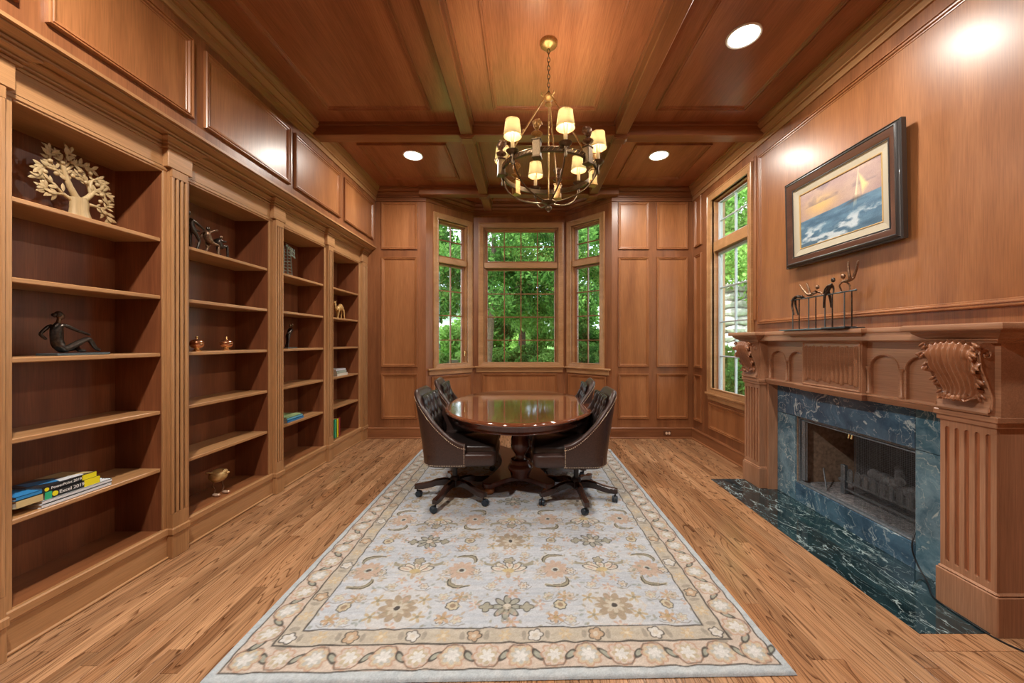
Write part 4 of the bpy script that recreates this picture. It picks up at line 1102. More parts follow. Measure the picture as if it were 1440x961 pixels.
# centre tablet with linenfold
MB().box(2.268, 2.42, 2.49, 3.02, 1.03, 1.405, .003).obj('centre_tablet', WM, fp)
nf = 13; yl = 2.515; wv = (3.0-2.515)/nf
for k in range(nf):
    b = MB(); zt_ = 1.365-.006*(k % 2); zb_ = 1.085+.008*(k % 3); h = .020
    prof = [(0, 0), (.12, .5), (.25, 1), (.45, .75), (.55, .2), (.7, .65), (.88, .35), (1, 0)]
    vs = []
    for (z, dy, sc_) in ((zb_, .10, .35), (zb_+.012, .04, .9), (zb_+.03, 0, 1), (zt_-.03, 0, 1), (zt_-.012, .04, .9), (zt_, .10, .35)):
        for (p, q) in prof: vs.append((2.2675-q*h*sc_-.002, yl+wv*(dy+p*(1-2*dy)), z))
    m = len(prof); F = [(i*m+j, i*m+j+1, (i+1)*m+j+1, (i+1)*m+j) for i in range(5) for j in range(m-1)] + [tuple(range(m)), tuple(5*m+j for j in range(m))]
    b.add(vs, F).obj('linenfold_rib', WM, fp, smooth=20); yl += wv
MB().frame(2.495, 3.015, 1.052, 1.398, [(0, 0), (0, .007), (.007, .009), (.014, .003), (.016, 0)]).obj('tablet_border', WM, fp, M=Matrix(((0, 0, -1, 2.268), (1, 0, 0, 0), (0, 1, 0, 0), (0, 0, 0, 1))))
# necking moulding under the frieze + crown stack + shelf (breakfront path; room is on the right when travelling -Y ... +Y reversed)
def brk(xp, xc, xb_, oy=0):
    return [(xp, 1.735-oy), (xp, 2.005+oy), (xb_, 2.005+oy), (xb_, 2.485-oy), (xc, 2.485-oy), (xc, 3.025+oy), (xb_, 3.025+oy), (xb_, 3.505-oy), (xp, 3.505-oy), (xp, 3.775+oy)]
def brk_sweep(path, prof): 
    p = path[::-1]; full = [(2.42, p[0][1])]+p+[(2.42, p[-1][1])]
    return MB().sweep(full, prof)
neck = [(-.02, 1.000), (.010, 1.000), (.016, 1.010), (.022, 1.016), (.028, 1.034), (.034, 1.038), (.034, 1.046), (-.02, 1.048)]
MB().sweep([(AX, 3.50), (AX, 3.022), (2.268, 3.022), (2.268, 2.488), (AX, 2.488), (AX, 2.0)], neck).obj('necking_moulding', WM, fp, smooth=35)
corn = [(-.05, 1.392), (.006, 1.392), (.010, 1.400), (.018, 1.404), (.020, 1.412), (.032, 1.418), (.048, 1.430), (.052, 1.436), (.060, 1.440), (.062, 1.452), (-.05, 1.455)]
brk_sweep(brk(2.215, 2.268, 2.305), corn).obj('cornice', WM, fp, smooth=35)
brk_sweep(brk(2.215, 2.268, 2.305), [(-.05, 1.452), (.085, 1.452), (.090, 1.457), (.092, 1.470), (.088, 1.482), (.080, 1.486), (-.05, 1.486)]).obj('mantel_shelf_edge', WM, fp, smooth=35)
MB().box(2.22, 2.42, 1.735, 3.775, 1.404, 1.4845).obj('mantel_shelf', WM, fp)
for (ya, yb) in ((1.735, 2.0), (3.51, 3.775)): MB().box(2.235, 2.42, ya, yb, 1.04, 1.405).obj('corbel_backing', WM, fp)
# corbels with acanthus leaves
def corbel(yc_):
    w = .112
    # S profile in (x offset towards the room, z)
    prof = [(.075, 1.392), (.098, 1.385), (.110, 1.360), (.112, 1.330), (.104, 1.295), (.086, 1.255), (.064, 1.215), (.046, 1.175), (.036, 1.135), (.036, 1.10), (.046, 1.070), (.052, 1.055), (.045, 1.044)]
    x0 = 2.245
    vs = []; n = len(prof)
    for y in (yc_-w, yc_+w):
        for (o, z) in prof: vs.append((x0-o*.86, y, z))
        vs.append((x0, y, 1.044)); vs.append((x0, y, 1.392))
    m = n+2; F = [(i, (i+1) % m, m+(i+1) % m, m+i) for i in range(m)] + [tuple(range(m)), tuple(m+i for i in range(m))[::-1]]
    o = MB().add(vs, F).obj('corbel', WM, fp, smooth=40)
    for sy in (-1, 1):   # side scrolls
        b = MB(); P = []
        for q in range(26):
            a = q/25*3.6*PI/1.6; r = .034*(1-q/30); P.append((x0-.055-r*math.cos(a), yc_+sy*(w+.002), 1.335+r*math.sin(a)))
        P2 = [(x0-.088, yc_+sy*(w+.002), 1.335), (x0-.080, yc_+sy*(w+.002), 1.27), (x0-.05, yc_+sy*(w+.002), 1.20), (x0-.026, yc_+sy*(w+.002), 1.13), (x0-.03, yc_+sy*(w+.002), 1.07), (x0-.042, yc_+sy*(w+.002), 1.062), (x0-.04, yc_+sy*(w+.002), 1.078)]
        b.tube(P, .0045, 6); b.tube(P2, .0045, 6); b.ell((x0-.053, yc_+sy*(w+.002), 1.335), (.012, .005, .012), 10, 6)
        b.obj('side_scroll', WM, o, smooth=60)
    cum = [Vector((x0-p[0], 0, p[1])) for p in prof[:11]]
    def P_(t):
        f = t*(len(cum)-1); i = min(len(cum)-2, int(f)); return cum[i].lerp(cum[i+1], f-i), (cum[i+1]-cum[i]).normalized()
    def leaf(u, v):
        s = 2*u-1; p, tg = P_(v*.93); nrm_ = Vector((tg.z, 0, -tg.x)); 
        if nrm_.x > 0: nrm_ = -nrm_
        lob = 1+(.20*abs(math.sin(v*PI*5.5))**.6-.10)*(abs(s)**4)
        env = (w*1.02)*(1-.62*max(0, v-.28)**1.5)*lob
        y = yc_+env*s*(1 if v < .9 else max(.35, 1-(v-.9)*5))
        r = .0062*math.sin(s*27*(1-.2*v)+math.copysign(1, s)*v*5*abs(s))*(1-.3*v)
        curl = .022*abs(s)**6*math.sin(v*PI*9)+.014*(v**6)-.012*s*s
        tip = .03*max(0, v-.8)/.2
        q = p+nrm_*(.012+r+curl+tip)
        return (q.x, y, q.z-.02*abs(s)**2*(1-v)+.0)
    MB().grid(leaf, 150, 50).obj('acanthus_leaf', WD, o, smooth=75)
    b = MB()
    for k in range(-2, 3): b.ell((x0-.078+.012*abs(k)/2, yc_+k*.020, 1.112+.006*abs(k)), (.014, .012, .016), 10, 8)
    for sgn in (-1, 1):
        for k in range(5):
            v = .12+.17*k; p, tg = P_(v); yy = yc_+sgn*w*1.05*(1-.62*max(0, v-.28)**1.5)
            b.ell((p.x-.012, yy+sgn*.002, p.z), (.007, .019, .0065), 10, 6, Matrix.Rotation(-sgn*.7, 3, 'X')); b.ell((p.x-.012, yy-sgn*.008, p.z-.016), (.007, .016, .006), 10, 6, Matrix.Rotation(-sgn*1.0, 3, 'X'))
    b.obj('leaf_tips', WD, o, smooth=60)['kind'] = 'stuff'
corbel(1.870); corbel(3.640)

# marble surround
ms = thing('marble_surround', 'veined blue-green marble slabs around the firebox opening', 'surround', (0, 0, 0))
MX0, MX1 = 2.385, 2.415
MB().box(MX0, MX1, 2.262, 3.49, .742, 1.02, .0015).obj('header_slab', MBL, ms)
MB().box(MX0, MX1, 2.02, 2.258, .742, 1.02, .0015).obj('corner_slab', MBR, ms)
MB().box(MX0, MX1, 2.02, 2.258, .002, .738, .0015).obj('leg_slab', MBR, ms)['label'] = 'paler green leg slab'
MB().box(MX0, MX1, 3.262, 3.49, .002, .738, .0015).obj('leg_slab', MBR, ms)
MB().box(MX0, MX1, 2.262, 3.258, .002, .160, .0015).obj('riser_slab', MBL, ms)
he = MB().box(1.885, 2.42, 1.767, 3.753, -.0125, .0022, .001).obj('hearth_slab', MBD)
# cut-outs not needed: mantel feet stand on the slab
tag(he, 'dark green veined marble hearth slab set flush in the oak floor', 'hearth')
bd = thing('hearth_border', 'narrow oak border strip framing the near end of the marble hearth', 'border')
MB().prism([(1.81, 1.668), (2.42, 1.668), (2.42, 1.765), (1.883, 1.765)], -.012, .0016).obj('border_board', OAK, bd)
MB().prism([(1.81, 1.668), (1.883, 1.765), (1.883, 3.755), (1.81, 3.83)], -.012, .0014).obj('border_board', OAK, bd)
MB().prism([(1.81, 3.83), (1.883, 3.755), (2.42, 3.755), (2.42, 3.83)], -.012, .0016).obj('border_board', OAK, bd)

# firebox
fb = thing('firebox', 'dark open firebox with soot-stained walls behind the marble', 'firebox')
FX0, FX1, FY0, FY1, FZ0, FZ1 = 2.40, 2.92, 2.262, 3.258, .160, .742
MB().box(FX0+.02, FX1, FY0, FY1, FZ0-.03, FZ0).obj('hearth_floor', ASH, fb)
MB().box(FX1, FX1+.04, FY0-.03, FY1+.03, FZ0-.03, FZ1+.03).obj('back_wall', SOOTD, fb)
MB().box(FX0+.0, FX1, FY1, FY1+.03, FZ0-.03, FZ1+.03).obj('left_wall', SOOT, fb)
MB().box(FX0+.0, FX1, FY0-.03, FY0, FZ0-.03, FZ1+.03).obj('right_wall', SOOTD, fb)
MB().box(FX0+.0, FX1, FY0, FY1, FZ1, FZ1+.03).obj('smoke_shelf', SOOTD, fb)
MB().box(2.41, 2.435, FY0, FY0+.02, FZ0, FZ1).box(2.41, 2.435, FY1-.02, FY1, FZ0, FZ1).box(2.41, 2.435, FY0, FY1, FZ1-.02, FZ1).box(2.395, 2.45, FY0, FY1, FZ0, FZ0+.012, .003).box(2.415, 2.425, FY0, FY1, FZ0+.012, FZ0+.022).obj('metal_frame', IRB, fb)
MB().tube([(2.43, FY0+.01, FZ1-.035), (2.43, FY1-.01, FZ1-.035)], .006, 8).obj('curtain_rod', IRB, fb)
for y in (2.74, 2.765): MB().tube([(2.428, y, FZ1-.04), (2.42, y, FZ1-.07)], .006, 6).obj('curtain_pull', BRASS, fb)
b = MB()
for i in range(46): z = FZ0+.03+i*.0118; b.tube([(2.436+.006*math.sin(k*1.1), 2.27+k*.026, z) for k in range(19)], .0011, 3)
for k in range(40): y = 2.272+k*.012; x = 2.436+.006*math.sin((y-2.27)/.026*1.1); b.tube([(x, y, FZ0+.03), (x, y, FZ1-.035)], .0011, 3)
o = b.obj('mesh_curtain', IRB, fb); o['kind'] = 'stuff'
b = MB()
for k in range(14): y = 3.20+.0035*k; b.tube([(2.436+.008*(-1)**k, y, FZ0+.03), (2.436+.008*(-1)**k, y, FZ1-.035)], .003, 4)
o = b.obj('gathered_mesh_curtain', IRB, fb); o['kind'] = 'stuff'
gr = thing('fire_grate', 'cast iron grate with a row of rounded upright bars in the firebox', 'grate', (2.60, 2.70, FZ0))
MB().box(-.01, .01, -.32, .30, .10, .115, .003).box(-.008, .008, -.32, .30, .035, .05, .003).obj('front_rail', IRB, gr)
for k in range(9):
    y = -.27+k*.065
    P = [(-.004, y-.018, .11), (-.004, y-.018, .19), (-.004, y-.012, .208), (-.004, y, .214), (-.004, y+.012, .208), (-.004, y+.018, .19), (-.004, y+.018, .11)]
    MB().tube(P, .0055, 6).box(-.006, .0, y-.012, y+.012, .112, .2).obj('grate_bar', IRB, gr, smooth=50)
for y in (-.33, .31): MB().box(-.018, .018, y-.02, y+.02, 0, .235, .006).box(-.026, .026, y-.028, y+.028, .10, .125, .004).obj('grate_end_post', IRB, gr)
for y in (-.2, 0, .2): MB().tube([(0, y, .045), (.22, y, .045), (.23, y, .0)], .006, 6).obj('grate_support', IRB, gr)
for k, (p0, p1, r) in enumerate((((2.70, 2.42, .25), (2.72, 2.98, .25), .05), ((2.79, 2.45, .26), (2.77, 3.02, .27), .048), ((2.70, 2.50, .335), (2.78, 2.95, .34), .042), ((2.66, 2.62, .40), (2.80, 2.76, .44), .03))):
    n = 8; P = [Vector(p0).lerp(Vector(p1), i/n)+Vector((0, 0, .006*math.sin(i*2.1+k))) for i in range(n+1)]
    lab = ['front charred log lying behind the grate bars', 'rear charred log lying against the firebox back', 'upper charred log resting on the two lower logs', 'short stub of charred log on top of the pile'][k]
    tag(MB().tube(P, [r*(1+.08*math.sin(i*3+k)) for i in range(n+1)], 12).obj('charred_log', LOG, smooth=60), lab, 'log', 'charred logs in the grate')
tag(MB().tube([(2.50, 3.06, .165), (2.56, 3.17, .31)], .006, 6).obj('gas_key_rod', IRB, smooth=60), 'short dark iron rod leaning inside the firebox, left of the grate', 'rod')
P = [(2.44, 2.30, .30), (2.42, 2.285, .24), (2.395, 2.275, .20), (2.375, 2.27, .16), (2.372, 2.262, .10), (2.37, 2.22, .03), (2.33, 2.14, .008), (2.26, 2.06, .006), (2.215, 2.01, .006), (2.205, 1.90, .006), (2.20, 1.76, .006), (2.22, 1.68, .006), (2.30, 1.60, .005)]
sm = []
for i in range(len(P)-1):
    for q in range(4): sm.append(Vector(P[i]).lerp(Vector(P[i+1]), q/4))
sm.append(Vector(P[-1]))
for _ in range(3): sm = [sm[0]]+[(sm[i-1]+sm[i]*2+sm[i+1])/4 for i in range(1, len(sm)-1)]+[sm[-1]]
tag(MB().tube(sm, .0042, 6).obj('power_cord', BLK, smooth=60), 'thin black cord trailing from the firebox over the marble hearth', 'cord')

# ============================================================ painting
pt = thing('framed_painting', 'framed oil painting of a sailboat on a stormy sea above the mantel', 'painting', (2.39, 2.818, 2.045))
MP = Matrix(((0, 0, -1, 0), (-1, 0, 0, 0), (0, 1, 0, 0), (0, 0, 0, 1))) @ Matrix.Rotation(R(1.2), 4, 'X')
pw, phh = .515, .755
DKF = simple('black_brown_frame', (.03, .024, .022), .35, coat=.3); RDF = wood('walnut_frame', (.07, .025, .012), (.10, .035, .017), (.13, .05, .024), 'Y', rough=.3)
GLF = simple('gilt_slip', (.72, .48, .20), .35, .6); LIN = simple('linen_liner', (.50, .44, .33), .8, bump=.5, bscale=400)
MB().frame(-pw, pw, 0, phh, [(0, 0), (0, .030), (.006, .036), (.012, .032), (.016, .034), (.024, .046), (.030, .048), (.036, .044)]).obj('outer_frame', DKF, pt, smooth=30).matrix_basis = MP
MB().frame(-pw+.036, pw-.036, .036, phh-.036, [(0, .044), (.012, .040), (.040, .030), (.046, .026)]).obj('walnut_cove', RDF, pt, smooth=30).matrix_basis = MP
MB().frame(-pw+.082, pw-.082, .082, phh-.082, [(0, .026), (.002, .030), (.008, .030), (.010, .024)]).obj('inner_bead', DKF, pt, smooth=30).matrix_basis = MP
MB().frame(-pw+.092, pw-.092, .092, phh-.092, [(0, .024), (.002, .020), (.052, .012)]).obj('linen_liner', LIN, pt).matrix_basis = MP
MB().frame(-pw+.144, pw-.144, .144, phh-.144, [(0, .012), (.002, .016), (.008, .014), (.010, .008)]).obj('gilt_slip', GLF, pt, smooth=30).matrix_basis = MP
def canvas():
    x0, x1, y0, y1 = -pw+.152, pw-.152, .152, phh-.152; NXc, NYc = 220, 140
    uu, vv = np.meshgrid(np.linspace(0, 1, NXc), np.linspace(0, 1, NYc)); rng = np.random.RandomState(2)
    def nz_(sx, sy, o=4):
        t = np.zeros(uu.shape); amp = 1; tot = 0
        for k in range(o):
            gx, gy = max(2, int(sx*2**k)), max(2, int(sy*2**k)); g = rng.rand(gy+2, gx+2); fx, fy = uu*gx, vv*gy; ix, iy = fx.astype(int), fy.astype(int); a, b = fx-ix, fy-iy
            a = a*a*(3-2*a); b = b*b*(3-2*b); t += amp*((g[iy, ix]*(1-a)+g[iy, ix+1]*a)*(1-b)+(g[iy+1, ix]*(1-a)+g[iy+1, ix+1]*a)*b); tot += amp; amp *= .55
        return t/tot
    c = lambda r, g, b: np.array([r, g, b])/255.
    hz = .50+.04*(nz_(3, 1)-.5)+.03*uu
    sky = nz_(4, 5)[..., None]; glow = np.exp(-(((uu-.30)/.22)**2+((vv-.66)/.16)**2))[..., None]
    img = c(150, 120, 124)*(1-sky)+c(196, 168, 150)*sky; img = img*(1-glow*.85)+c(226, 184, 112)*glow*.85
    dk = np.clip((nz_(6, 6)[..., None]-.52)*4, 0, 1)*(vv > .7)[..., None]; img = img*(1-dk*.5)+c(96, 84, 104)*dk*.5
    sea = nz_(6, 14)[..., None]; wv_ = c(52, 84, 112)*(1-sea)+c(120, 158, 182)*sea; wv_ = wv_*(1-.25*np.clip(.2-vv, 0, 1)[..., None]*3)
    fo = np.clip((nz_(7, 10, 5)-.52)*6, 0, 1)*np.clip((.44-vv)/.2, 0, 1); wv_ = wv_*(1-fo[..., None]*.85)+c(214, 222, 226)*fo[..., None]*.85
    m = np.clip((hz-vv)/.012, 0, 1)[..., None]; img = img*(1-m)+wv_*m
    # sailboat: two sails, dark hull, at the right
    def tri(P, colr, a=.9):
        nonlocal img
        s_ = np.ones(uu.shape)
        for k in range(3):
            (ax, ay), (bx2, by2) = P[k], P[(k+1) % 3]; s_ = np.minimum(s_, np.clip(((bx2-ax)*(vv-ay)-(by2-ay)*(uu-ax))*160+.5, 0, 1))
        img = img*(1-s_[..., None]*a)+colr*s_[..., None]*a
    tri([(.70, .52), (.765, .90), (.745, .90)][::1] if False else [(.715, .50), (.78, .52), (.752, .90)], c(226, 206, 160), .35)
    tri([(.80, .56), (.86, .66), (.765, .88)], c(240, 214, 150), .9); tri([(.712, .50), (.735, .52), (.758, .90)], c(240, 226, 190), .95)
    tri([(.64, .47), (.80, .50), (.72, .54)], c(90, 70, 60), .8)
    img = np.clip(img*(1+(rng.rand(NYc, NXc, 1)-.5)*.06), 0, 1); lin = np.where(img <= .04045, img/12.92, ((img+.055)/1.055)**2.4)
    vs = [(x0+(x1-x0)*a, y0+(y1-y0)*b, .008+.0006*rng.rand()) for b in np.linspace(0, 1, NYc) for a in np.linspace(0, 1, NXc)]
    F = [(j*NXc+i, j*NXc+i+1, (j+1)*NXc+i+1, (j+1)*NXc+i) for j in range(NYc-1) for i in range(NXc-1)]
    me = bpy.data.meshes.new('canvas'); me.from_pydata(vs, [], F); me.update(); at = me.color_attributes.new('print', 'FLOAT_COLOR', 'POINT')
    at.data.foreach_set('color', np.concatenate([lin.reshape(-1, 3), np.ones((NXc*NYc, 1))], 1).ravel().astype(np.float32)); me.materials.append(PNT)
    o = bpy.data.objects.new('canvas', me); COL.objects.link(o); o.parent = pt; o.matrix_basis = MP
canvas()
MB().box(-pw+.05, pw-.05, .05, phh-.05, -.005, .003).obj('backing_board', DKF, pt).matrix_basis = MP

# ============================================================ skinned figures
def figure(name, joints, bones, radii, m, parent=None, sub=2, smooth=True):
    me = bpy.data.meshes.new(name); keys = list(joints); me.from_pydata([joints[k] for k in keys], [(keys.index(a), keys.index(b_)) for a, b_ in bones], [])
    me.materials.append(m); o = bpy.data.objects.new(name, me); COL.objects.link(o)
    if parent: o.parent = parent
    md = o.modifiers.new('skin', 'SKIN'); md.use_smooth_shade = True; md.branch_smoothing = .3
    sv = me.skin_vertices[0].data if me.skin_vertices else None
    if sv is None:
        me.attributes; 
    for i, k in enumerate(keys):
        r = radii.get(k, radii.get('_', .008))*1.32; r = (r, r); me.skin_vertices[0].data[i].radius = r
    me.skin_vertices[0].data[0].use_root = True
    sb = o.modifiers.new('sub', 'SUBSURF'); sb.levels = 1; sb.render_levels = sub
    # bake the modifiers to a plain mesh
    dg = bpy.context.evaluated_depsgraph_get(); ev = o.evaluated_get(dg); nm = bpy.data.meshes.new_from_object(ev); o.modifiers.clear(); o.data = nm
    if not nm.materials: nm.materials.append(m)
    return o
def skin_add_layer():
    pass
# ---- mantel sculpture: railing with four acrobats
sc = thing('railing_sculpture', 'dark metal sculpture of four figures balancing on a railing, on the mantel', 'sculpture', (2.20, 2.76, 1.486))
MB().box(-.035, .035, -.10, .39, 0, .010, .002).obj('base', STEEL, sc); MB().box(-.055, .03, -.28, -.08, 0, .014, .002).box(-.02, .03, -.34, -.26, .0, .008, .002).obj('base', BLK, sc)
ys = [.275, .205, .105, .035, -.05, -.115, -.215, -.272]
for k, y in enumerate(ys): MB().tube([(0, y, .008), (0, y, .252)], .0042, 8).obj('post', STEEL if k in (0, 2, 4, 6) else BRZ, sc, smooth=60)
MB().tube([(0, .295, .25), (0, -.30, .254)], .0052, 8).ell((0, -.303, .254), (.007, .007, .007), 8, 6).obj('rail', STEEL, sc, smooth=60)
def fig(J, B, rad, m=BRZ2, head=None, hr=.014):
    o = figure('acrobat', J, B, rad, m, sc)
    if head: MB().ell(head, (hr*.9, hr*.85, hr*1.15), 12, 10).ell((head[0], head[1]-hr*.6, head[2]-.002), (hr*.3, hr*.45, hr*.35), 8, 6).obj('head', m, o, smooth=60)
    return o
RD = {'_': .0052, 'pel': .0095, 'ch': .0105, 'nk': .005, 'kl': .0065, 'kr': .0065, 'fl': .0045, 'fr': .0045, 'hl': .004, 'hr': .004, 'el': .0045, 'er': .0045, 'hpl': .008, 'hpr': .008}
BN = [('pel', 'ch'), ('ch', 'nk'), ('ch', 'sl'), ('sl', 'el'), ('el', 'hl'), ('ch', 'sr'), ('sr', 'er'), ('er', 'hr'), ('pel', 'hpl'), ('hpl', 'kl'), ('kl', 'fl'), ('pel', 'hpr'), ('hpr', 'kr'), ('kr', 'fr')]
# 1: draped over the rail (left end), legs hanging
fig(dict(pel=(0, .255, .268), ch=(0, .215, .278), nk=(0, .195, .270), sl=(-.014, .212, .276), el=(-.016, .185, .262), hl=(-.012, .165, .262), sr=(.014, .212, .276), er=(.016, .185, .262), hr=(.012, .165, .262), hpl=(-.009, .262, .262), kl=(-.012, .268, .20), fl=(-.012, .245, .125), hpr=(.009, .262, .262), kr=(.014, .262, .20), fr=(.012, .232, .125)), BN, RD, BRZ, (0, .178, .266), .012)
# 2: lying across with legs flung up
fig(dict(pel=(0, .095, .268), ch=(0, .045, .280), nk=(0, .028, .295), sl=(-.016, .040, .284), el=(-.02, .01, .275), hl=(-.014, .06, .262), sr=(.016, .040, .284), er=(.02, .005, .278), hr=(.014, .0, .260), hpl=(-.009, .10, .268), kl=(-.012, .145, .315), fl=(-.012, .185, .365), hpr=(.009, .10, .268), kr=(.014, .125, .325), fr=(.016, .150, .372)), BN, RD, BRZ2, (0, .020, .320), .015)
# 3: leaning forward over the rail, legs hanging in front
fig(dict(pel=(0, -.062, .268), ch=(0, -.100, .312), nk=(0, -.112, .330), sl=(-.018, -.098, .316), el=(-.020, -.072, .290), hl=(-.012, -.052, .258), sr=(.018, -.098, .316), er=(.022, -.100, .285), hr=(.014, -.105, .258), hpl=(-.010, -.062, .258), kl=(-.014, -.060, .21), fl=(-.014, -.055, .155), hpr=(.010, -.075, .258), kr=(.016, -.080, .21), fr=(.016, -.085, .155)), BN, RD, BRZ, (0, -.122, .350), .015)
# 4: handstand with both legs straight up
fig(dict(pel=(0, -.262, .325), ch=(0, -.215, .325), nk=(0, -.20, .335), sl=(-.014, -.212, .322), el=(-.02, -.195, .30), hl=(-.010, -.205, .258), sr=(.014, -.218, .320), er=(.02, -.235, .295), hr=(.010, -.245, .258), hpl=(-.010, -.270, .335), kl=(-.013, -.262, .395), fl=(-.013, -.258, .455), hpr=(.010, -.272, .335), kr=(.015, -.290, .395), fr=(.015, -.303, .452)), BN, RD, BRZ2, (0, -.205, .362), .015)

# ============================================================ shelf objects
def rotz(a): return Matrix.Rotation(a, 4, 'Z')
# ---- carved olive tree (bay 1, top shelf)
tr = thing('carved_tree', 'pale carved wooden olive tree on the top shelf, nearest bookcase bay', 'sculpture', (-2.44, 2.02, 2.055))
def T3(y, z, x=0): return (x, y, z)
b = MB(); P = [(.0, 0), (.0, .05), (.0, .10), (.0, .13)]
b.tube([T3(.012, 0), T3(.008, .03), T3(.005, .07), T3(.005, .105), T3(0, .13)], [.062, .050, .042, .044, .040], 14, flat=.55)
brs = [([(.0, .11), (-.035, .16), (-.055, .21), (-.06, .26), (-.085, .31), (-.12, .33)], .017), ([(-.02, .10), (-.07, .125), (-.12, .17), (-.165, .175)], .010), ([(.02, .12), (.055, .155), (.075, .20), (.11, .215), (.14, .19)], .015),
       ([(-.05, .20), (-.10, .235), (-.13, .29), (-.12, .32)], .009), ([(-.055, .25), (-.03, .29), (.0, .31), (.06, .31)], .009), ([(.06, .16), (.05, .21), (.02, .25), (-.01, .25)], .009), ([(.055, .20), (.06, .25), (.085, .27), (.115, .25)], .008),
       ([(.03, .105), (.08, .115), (.12, .10), (.14, .06)], .010), ([(.11, .10), (.135, .12), (.14, .155)], .006), ([(-.06, .125), (-.11, .11), (-.15, .125)], .007), ([(-.06, .26), (-.055, .32), (-.04, .36)], .007), ([(-.10, .235), (-.15, .235), (-.17, .21)], .007)]
tips = []
for (p, r) in brs:
    n = 8; Q = []
    for i in range(n+1):
        t = i/n*(len(p)-1); k = min(len(p)-2, int(t)); f = t-k; Q.append((p[k][0]+(p[k+1][0]-p[k][0])*f, p[k][1]+(p[k+1][1]-p[k][1])*f))
    for _ in range(2): Q = [Q[0]]+[((Q[i-1][0]+2*Q[i][0]+Q[i+1][0])/4, (Q[i-1][1]+2*Q[i][1]+Q[i+1][1])/4) for i in range(1, n)]+[Q[-1]]
    b.tube([T3(q[0], q[1]) for q in Q], [r*(1-.65*i/n) for i in range(n+1)], 8); tips += [(Q[i], Q[min(n, i+1)], Q[i-1]) for i in range(3, n+1)]
b.obj('trunk_and_branches', CARV, tr, smooth=60)
rl = random.Random(11); lfm = MB()
def leaf_shape():
    b = MB(); n = 6; vs = []
    for i in range(n+1):
        t = i/n; w = .0085*math.sin(PI*min(1, t*.97+.02))**.8; vs += [(0, -w, .042*t), (.0035*math.sin(PI*t), 0, .042*t), (0, w, .042*t), (-.004, 0, .042*t)]
    F = [(i*4+k, i*4+(k+1) % 4, (i+1)*4+(k+1) % 4, (i+1)*4+k) for i in range(n) for k in range(4)]; b.add(vs, F); return b
lo = leaf_shape().obj('leaf', CARV, tr, smooth=60); used = False
for (q, nx_, pv) in tips:
    base = math.atan2(nx_[0]-pv[0], nx_[1]-pv[1])
    for sg in (-1, 1, 0):
        if rl.random() < .22: continue
        o = lo if not used else lo.copy()
        if used: COL.objects.link(o); o.parent = tr
        used = True
        o.location = (.004+rl.uniform(-.006, .01), q[0], q[1]); o.rotation_euler = (-(base+sg*rl.uniform(.5, 1.1)), rl.uniform(-.25, .25), 0); s_ = rl.uniform(.75, 1.1); o.scale = (s_, s_, s_)
olv = MB().ell((0, 0, 0), (.009, .011, .011), 10, 8).obj('olive', CARV, tr, smooth=60)
for k, (y, z) in enumerate(((-.075, .285), (-.125, .27), (-.10, .215), (-.145, .205), (-.15, .15), (-.03, .235), (0, .275), (.03, .225), (.085, .235), (.105, .185), (-.035, .305), (.05, .285), (.10, .145), (.12, .085))):
    o = olv if k == 0 else olv.copy()
    if k: COL.objects.link(o); o.parent = tr
    o.location = (.008, y, z)
# ---- seated bronze woman (bay 1, middle shelf)
sw_ = thing('seated_woman_bronze', 'dark bronze of a seated woman leaning back on a blue-grey slab', 'sculpture', (-2.42, 1.985, 1.325))
MB().box(-.055, .055, -.115, .125, 0, .012, .002).obj('base', STEEL, sw_)
J = dict(pel=(0, -.070, .036), ch=(0, -.076, .118), nk=(0, -.068, .178), sl=(.024, -.066, .162), el=(.026, -.008, .132), hl=(.018, .060, .108), sr=(-.024, -.080, .160), er=(-.03, -.118, .110), hr=(-.02, -.098, .082), hpl=(.016, -.050, .032), kl=(.020, .050, .092), fl=(.018, .085, .034), tl=(.020, .106, .022), hpr=(-.016, -.050, .030), kr=(-.022, .035, .040), fr=(.01, .010, .026), tr_=(.02, .040, .022))
B = BN[:] + [('fl', 'tl'), ('fr', 'tr_')]
o = figure('body', J, B, {'_': .006, 'pel': .021, 'ch': .019, 'nk': .008, 'hpl': .015, 'hpr': .015, 'kl': .011, 'kr': .011, 'sl': .008, 'sr': .008, 'hl': .005, 'hr': .005, 'fl': .007, 'fr': .007, 'tl': .006, 'tr_': .006}, BRZ, sw_)
MB().tube([(0, -.068, .17), (0, -.062, .196)], .008, 10).ell((0, -.058, .206), (.014, .015, .020), 14, 10).ell((0, -.043, .203), (.004, .005, .005), 8, 6).obj('head', BRZ2, o, smooth=60)
MB().ell((0, -.066, .214), (.016, .015, .017), 12, 8).ell((0, -.084, .210), (.011, .010, .010), 10, 8).obj('hair', BRZ, o, smooth=60)
# ---- interlocked figures (bay 2, top shelf)
g3 = thing('interlocked_figures_bronze', 'slender dark bronze figures reaching to one another on the top shelf', 'sculpture', (-2.42, 2.86, 2.055))
J = dict(pel=(0, -.175, .15), ch=(0, -.19, .215), nk=(0, -.185, .245), sl=(.018, -.18, .22), el=(.02, -.13, .195), hl=(.01, -.075, .180), sr=(-.018, -.185, .22), er=(-.02, -.14, .17), hr=(-.01, -.09, .165), hpl=(.014, -.165, .14), kl=(.016, -.125, .085), fl=(.016, -.150, .005), hpr=(-.014, -.172, .14), kr=(-.016, -.17, .075), fr=(-.016, -.165, .005))
RF = {'_': .0075, 'pel': .020, 'ch': .022, 'nk': .007, 'hpl': .012, 'hpr': .012, 'hl': .005, 'hr': .005, 'fl': .006, 'fr': .006}
o = figure('figure', J, BN, RF, BRZ, g3); MB().ell((0, -.20, .268), (.013, .015, .018), 12, 10).obj('head', BRZ, o, smooth=60)
